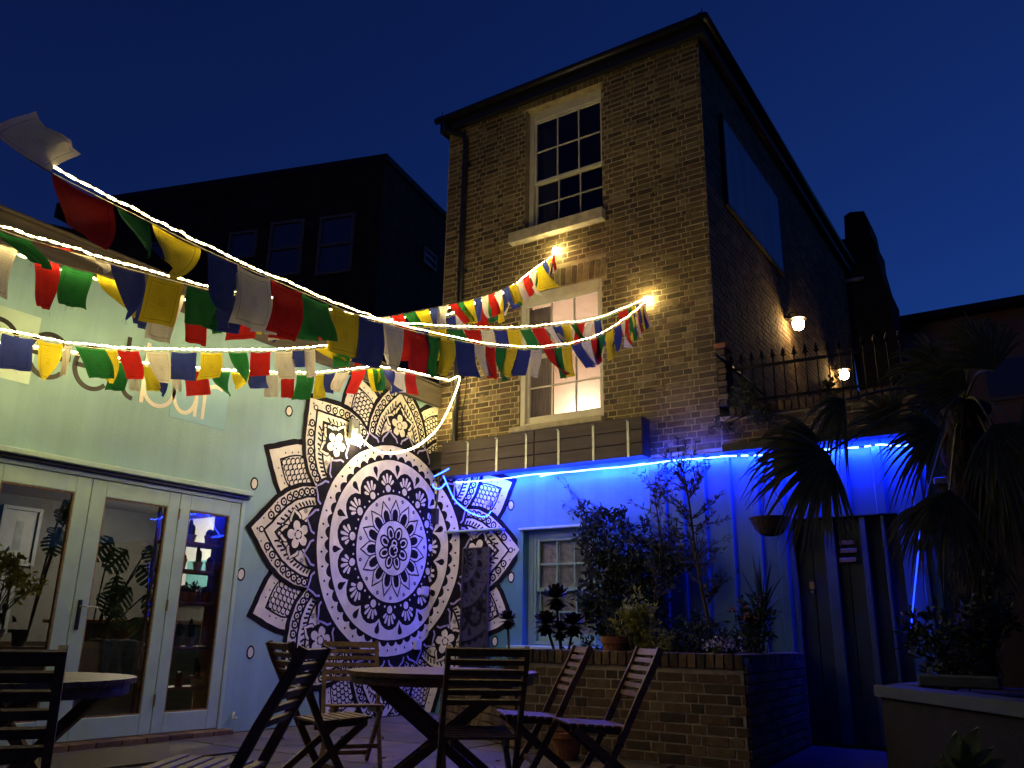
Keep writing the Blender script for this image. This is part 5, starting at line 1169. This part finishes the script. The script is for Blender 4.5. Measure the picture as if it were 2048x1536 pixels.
pA, pB = D(-60,432,20), D(300,470,22); pA.z = 0; pB.z = 0; v_ = Vector((-2.5,4,0)); zt = D(100,430,20.4).z
MB().prism([pA, pB, pB+v_, pA+v_], (0,0,zt)).build('wall', DB, hs, fix=True)
pc = D(122,402,20.5); MB().prism([Vector((pc.x-.2,pc.y,zt)), Vector((pc.x+.2,pc.y+.1,zt)), Vector((pc.x+.1,pc.y+.6,zt)), Vector((pc.x-.3,pc.y+.5,zt))], (0,0,pc.z-zt)).build('chimney', DB, hs, fix=True)
g0 = D(135,412,20.5); g1 = D(195,435,20.8); MB().prism([Vector((g0.x,g0.y,zt)), Vector((g0.x,g0.y,g0.z)), Vector((g1.x,g1.y,zt))], (-.6,1.5,0)).build('gable', DB, hs, fix=True)
# chimney end and the rear wing of the tower
rw = empty('rear_wing', (4.6,9.5,0), 'dark chimney stack with sloping shoulders behind the brick flank', 'building')
Y9 = 9.2; pf = [Fr(x, y, Y9) for x, y in ((1668,480),(1690,478),(1688,432),(1700,424),(1728,422),(1736,440),(1742,470),(1752,488),(1755,515),(1768,560),(1782,590),(1786,640),(1800,700),(1660,800))]
pf[-2].z = 3.3; pf[-1].z = 3.3; pf[-1].x = 4.02
MB().prism(pf, (0,1.0,0)).build('stack', mat('sooty_brick', (.03,.024,.02), .95, var=.3, bump=.4), rw, fix=True)
b = MB(); c = Fr(1685,565,Y9-.03); b.bbox(c.x-.3, c.x+.45, Y9-.08, Y9-.01, c.z-.04, c.z+.04, .01); b.build('string_course', STONE, rw)
# low rendered house at the right
rh = empty('rendered_house', (9,12,0), 'low pale rendered house with a dark flat roof at the right', 'house'); Y12 = 12.0
a = Fr(1800,655,Y12); zr = a.z; xw0 = Fr(1790,655,Y12).x
MB().box(xw0, 22, Y12, Y12+6, 0, zr).build('wall', mat('beige_render', (.30,.22,.165), .9, var=.12, nscale=1.5), rh)
z2 = Fr(1815,632,Y12-.4).z; MB().bbox(xw0-.3, 22.4, Y12-.4, Y12+6.4, zr+.002, z2+.04, .02).build('roof', DARKT, rh)
wq = Fr(1960,720,Y12); MB().box(wq.x, wq.x+1.2, Y12-.06, Y12-.005, wq.z-1.0, wq.z).build('window', FR, rh); MB().box(wq.x+.08, wq.x+1.12, Y12-.075, Y12-.062, wq.z-.92, wq.z-.08).build('pane', DG, rh)
# boundary fence closing the yard at the right
fe = empty('boundary_wall', (8.5,-.2,0), 'tall dark garden wall behind the palm', 'wall'); MB().box(6.08, 14, -.1, .1, 0, 2.35).build('wall', DB, fe); MB().bbox(6.06, 14, -.14, .14, 2.352, 2.42, .01).build('coping', COP, fe)
rr = random.Random(61); b = MB()
for k in range(90):
    p = Vector((rr.uniform(.3, 5.4), rr.uniform(-7.2, -1.2), .004 + rr.uniform(0, .006)))
    if p.y > -2.3 and p.x > .9: p.y -= 2.0
    leaf(b, p, Vector((rr.uniform(-1,1), rr.uniform(-1,1), rr.uniform(0,.15))), rr.uniform(.03,.06), rr.uniform(.015,.028), rr, .3)
tag(b.build('fallen_leaves', mat('dry_leaf', (.16,.10,.04), .9, var=.3)), 'dry leaves scattered over the dark paving', 'leaves', kind='stuff')
# ------------------------------------------------------------------ things inside the bar
WSH = mat('shelf_wood', (.34,.15,.07), .5, var=.2, stretch=(4,.6,4)); POTG = mat('grey_pot', (.28,.25,.21), .8, var=.15); POTC = mat('cream_pot', (.5,.42,.33), .8, var=.12)
sh = empty('plant_shelf', (-.25,-3.5,.2), 'wooden shelf rack of potted cacti behind the narrow glazed door', 'shelf')
ZS = (1.765, 1.50, 1.20, .79, .425)
for z in ZS: MB().bbox(-.36, -.12, -3.80, -3.17, z-.03, z, .004).build('shelf', WSH, sh)
b = MB(); b.bbox(-.36,-.12,-3.168,-3.14,.1,2.1,.004); b.bbox(-.36,-.33,-3.83,-3.802,.1,2.1,.004); b.build('upright', WSH, sh)
rr = random.Random(6); CAC = leafm('cactus_green', (.03,.05,.025), (.02,.035,.018), tr=0)
def cactus_pot(y, z, r, h, kind, pm_, lab, x=-.23):
    e = empty('cactus_pot', (x,y,z), lab, 'pot plant', 'cactus pots on the shelves'); MB().lathe([(r*.75,0),(r,h*.8),(r*1.1,h*.82),(r*1.1,h),(r*.9,h)], (x,y,z), 14).build('pot', pm_, e); b = MB(); zt_ = z+h
    if kind == 0:
        for dy, hh in ((-.25, 1.9), (.35, 1.3)): b.lathe([(.01,0),(r*.38,.2*h),(r*.44,h*.7*hh),(r*.3,h*1.0*hh),(.004,h*1.12*hh)], (x,y+dy*r,zt_-.01), 10)
    elif kind == 1: b.lathe([(r*.4,0),(r*.8,.3*r),(r*.85,.8*r),(r*.5,1.35*r),(.005,1.5*r)], (x,y,zt_-.01), 14)
    else:
        for k in range(40): leaf(b, Vector((x,y,zt_)) + rdir(rr,.6)*rr.uniform(.0,.09), rdir(rr,.7), .06, .03, rr)
    b.build('cactus', CAC, e)
nm = ('top', 'second', 'third', 'fourth', 'bottom')
for i, z in enumerate(ZS):
    ys = [[-3.66,-3.52,-3.30],[-3.70,-3.58,-3.40,-3.26],[-3.70,-3.52,-3.42,-3.27],[-3.68,-3.52,-3.38],[-3.66,-3.45,-3.26]][i]; pos = ['left', 'centre left', 'centre right', 'right'] if len(ys) == 4 else ['left', 'middle', 'right']
    for j, y in enumerate(ys):
        kd = [(0,0,1),(2,1,0,1),(1,1,2,1),(1,2,0),(2,1,0)][i][j]
        cactus_pot(y, z, rr.uniform(.038,.055), rr.uniform(.075,.105), kd, rr.choice((POTG, POTC, TERRA)), 'potted cactus at the %s of the %s shelf behind the narrow door' % (pos[j], nm[i]))
# bar counter, back shelf and lit back wall
TEAL = mat('teal_panel', (.14,.36,.38), .5, var=.06); WHT = mat('white_panel', (.62,.64,.62), .6, var=.05)
ct = empty('bar_counter', (-3,-2.2,0), 'bar counter seen through the narrow glazed door', 'counter'); MB().bbox(-4.2,-1.9,-2.6,-2.0,.02,1.0,.01).build('body', mat('counter_dark', (.05,.04,.035), .5), ct); MB().bbox(-4.25,-1.85,-2.68,-1.95,1.001,1.05,.008).build('top', WSH, ct)
bw = empty('back_bar', (-3,-.6,0), 'white and teal wall units behind the bar counter', 'cupboard'); MB().bbox(-4.8,-1.0,-.62,-.42,1.5,2.6,.01).build('panel', WHT, bw)
MB().bbox(-3.2,-2.2,-.66,-.63,1.55,1.95,.006).build('door', TEAL, bw); MB().bbox(-4.2,-3.3,-.66,-.63,1.55,1.95,.006).build('door', TEAL, bw); MB().bbox(-2.1,-1.3,-.66,-.63,2.0,2.45,.006).build('door', TEAL, bw); MB().bbox(-4.8,-1.0,-.62,-.42,.02,1.1,.01).build('base', mat('unit_dark', (.04,.04,.045), .5), bw)
rr = random.Random(12)
for k, x in enumerate((-1.5,-1.75,-2.0,-2.3,-2.6,-2.9,-3.2)):
    e = empty('bottle', (x,-.75,1.1), 'glass bottle, number %s from the left along the back bar' % ('one','two','three','four','five','six','seven')[6-k], 'bottle', 'bottles on the back bar'); MB().lathe([(.035,0),(.035,.16),(.013,.2),(.013,.27)], (x,-.55,1.101), 10).build('body', mat('bottle_%d' % k, rr.choice([(.3,.3,.28),(.05,.12,.05),(.25,.1,.03)]), .1, var=0), e)
e = empty('ceiling_lamp', (-3.4,-1.7,2.7), 'dim ceiling lamp over the bar counter', 'lamp'); MB().lathe([(.14,2.62),(.16,2.69)], (-3.4,-1.7,0), 16).build('diffuser', emis('bar_lamp', (1,.90,.72), 42), e); MB().lathe([(.17,2.691),(.17,2.7)], (-3.4,-1.7,0), 16).build('rim', STEEL, e)
# sofa with a throw, plants and pictures in the front room
SOFA = mat('beige_sofa', (.42,.33,.22), .85, var=.12, nscale=5, bump=.2)
so = empty('sofa', (-.75,-4.4,0), 'beige sofa with its back to the glazed door', 'sofa'); MB().bbox(-.64,-.41,-5.7,-3.66,.06,.82,.05).build('backrest', SOFA, so); MB().bbox(-1.3,-.645,-5.7,-3.84,.06,.42,.05).build('seat', SOFA, so); MB().bbox(-1.3,-.645,-3.83,-3.66,.06,.6,.05).build('arm', SOFA, so)
THR = mat('grey_throw', (.15,.19,.23), .95, var=.25, nscale=8, stretch=(1,8,1), bump=.3)
v = []; NY = 14
for j in range(NY+1):
    y = -4.17 + .38*j/NY; w_ = .018*math.sin(j*1.3); low = .36 + .12*abs(j/NY-.75) - .05*math.sin(j*.8)
    v += [(-.67,y,.55), (-.66,y,.83+w_*.4), (-.5,y,.845+w_*.3), (-.392+w_,y,.825), (-.372+w_*1.5,y,.64), (-.366+w_*2,y,low+.07)]
tag(MB().add(v, [(6*j+i, 6*j+i+1, 6*j+7+i, 6*j+6+i) for j in range(NY) for i in range(5)]).build('throw', THR, smooth=True), 'grey striped throw draped over the sofa back', 'throw')
def monstera(label, base, heads, seed, r=.2):
    rr = random.Random(seed); e = empty('monstera', base, label, 'plant'); lv = MB(); st = MB(); bz = Vector(base)
    for h in heads:
        h = Vector(h); st.tube(catmull([bz, bz.lerp(h,.5)+Vector((0,0,.1)), h], 5), .008, 5); d = Vector((rr.uniform(-.2,.6), rr.uniform(-.6,.6), -.6)).normalized(); s = d.cross(Vector((1,0,.3))).normalized(); rl_ = r*rr.uniform(.8,1.2)
        for sg_ in (-1, 1):
            for k in range(6):
                t0 = k/6; t1 = t0+.12; w0 = rl_*.75*math.sin(math.pi*(t0*.8+.15)); w1 = rl_*.75*math.sin(math.pi*(t1*.8+.12))
                lv.add([h+d*(rl_*1.4*t0), h+d*(rl_*1.4*t1), h+d*(rl_*1.4*t1+.03)+s*sg_*w1, h+d*(rl_*1.4*t0+.03)+s*sg_*w0], [(0,1,2,3)])
        lv.add([h-s*.02, h+s*.02, h+s*.015+d*rl_*1.5, h-s*.015+d*rl_*1.5], [(0,1,2,3)])
    lv.build('foliage', LGRN, e); st.build('stem', BARK, e)
monstera('large monstera behind the middle glazed door', (-1.1,-3.9,.5), [tuple(Lw(a, c, -.85)) for a, c in ((225,1075),(255,1100),(280,1130),(235,1150),(262,1175),(290,1190),(240,1215),(270,1235),(228,1190),(300,1090))], 4)
monstera('monstera leaves at the top of the left glazed door', (-.9,-4.6,.8), [tuple(Lw(a, c, -.7)) for a, c in ((128,1000),(138,1020),(120,1055),(108,1065))], 8, .15)
tag(MB().bbox(-.34,-.08,-5.6,-4.80,.75,.785,.004).build('window_shelf', WOODL), 'light wooden shelf inside the left glazed door', 'shelf')
blob_bush('jade_plant', 'bushy yellow green jade plant inside the left glazed door', 'plant', (-.25,-5.25,.9), [((-.28,-5.25,1.38),(.14,.25,.16)), ((-.28,-5.05,1.32),(.1,.14,.12))], 420, .06, .04, LYEL, 51)
for y, r, m_, lb in ((-5.22,.07,POTG,'grey pot on the window shelf, left'),(-5.02,.06,mat('black_pot',(.03,.03,.03),.6),'dark pot on the window shelf, right')): pot('flower_pot', lb, (-.21,y,.786), r, .13, m_)
e = blob_bush('orchid', 'small orange flowering plant in the grey pot on the window shelf', 'plant', (-.21,-5.22,.9), [((-.2,-5.24,.99),(.05,.08,.06))], 50, .06, .03, LDARK, 52); b = MB()
for k in range(14): leaf(b, Vector((-.15,-5.30,1.03)) + rdir(rr)*.025, rdir(rr,.2), .045, .035, rr)
b.build('blossom', mat('petal_orange', (.6,.16,.06), .7), e)
PAP = mat('print_paper', (.13,.14,.14), .5, var=.1); PRN = mat('print_image', (.06,.075,.085), .5, var=.4, nscale=7)
def picture(y0, y1, z0, z1, lb, x=-5.08):
    e = empty('framed_print', (x,(y0+y1)/2,z0), lb, 'picture', 'framed prints on the back wall of the bar'); b = MB(); t = .05
    b.bbox(x-.015,x+.03,y0,y0+t,z0,z1,.004); b.bbox(x-.015,x+.03,y1-t,y1,z0,z1,.004); b.bbox(x-.015,x+.029,y0+t,y1-t,z0,z0+t,.004); b.bbox(x-.015,x+.029,y0+t,y1-t,z1-t,z1,.004); b.build('frame', PAP, e)
    MB().box(x-.012,x-.005,y0+t,y1-t,z0+t,z1-t).build('mount', PAP, e); MB().box(x-.004,x-.002,y0+.22,y1-.22,z0+.2,z1-.2).build('image', PRN, e)
ya = Lw(8,1000,-5.08); yb = Lw(82,1040,-5.08)
picture(ya.y, yb.y, 1.75, 2.55, 'upper framed print seen through the left glazed door'); picture(ya.y-.2, yb.y-.2, .85, 1.6, 'lower framed print seen through the left glazed door')
p0_ = Lw(310,1015,-3.0); MB
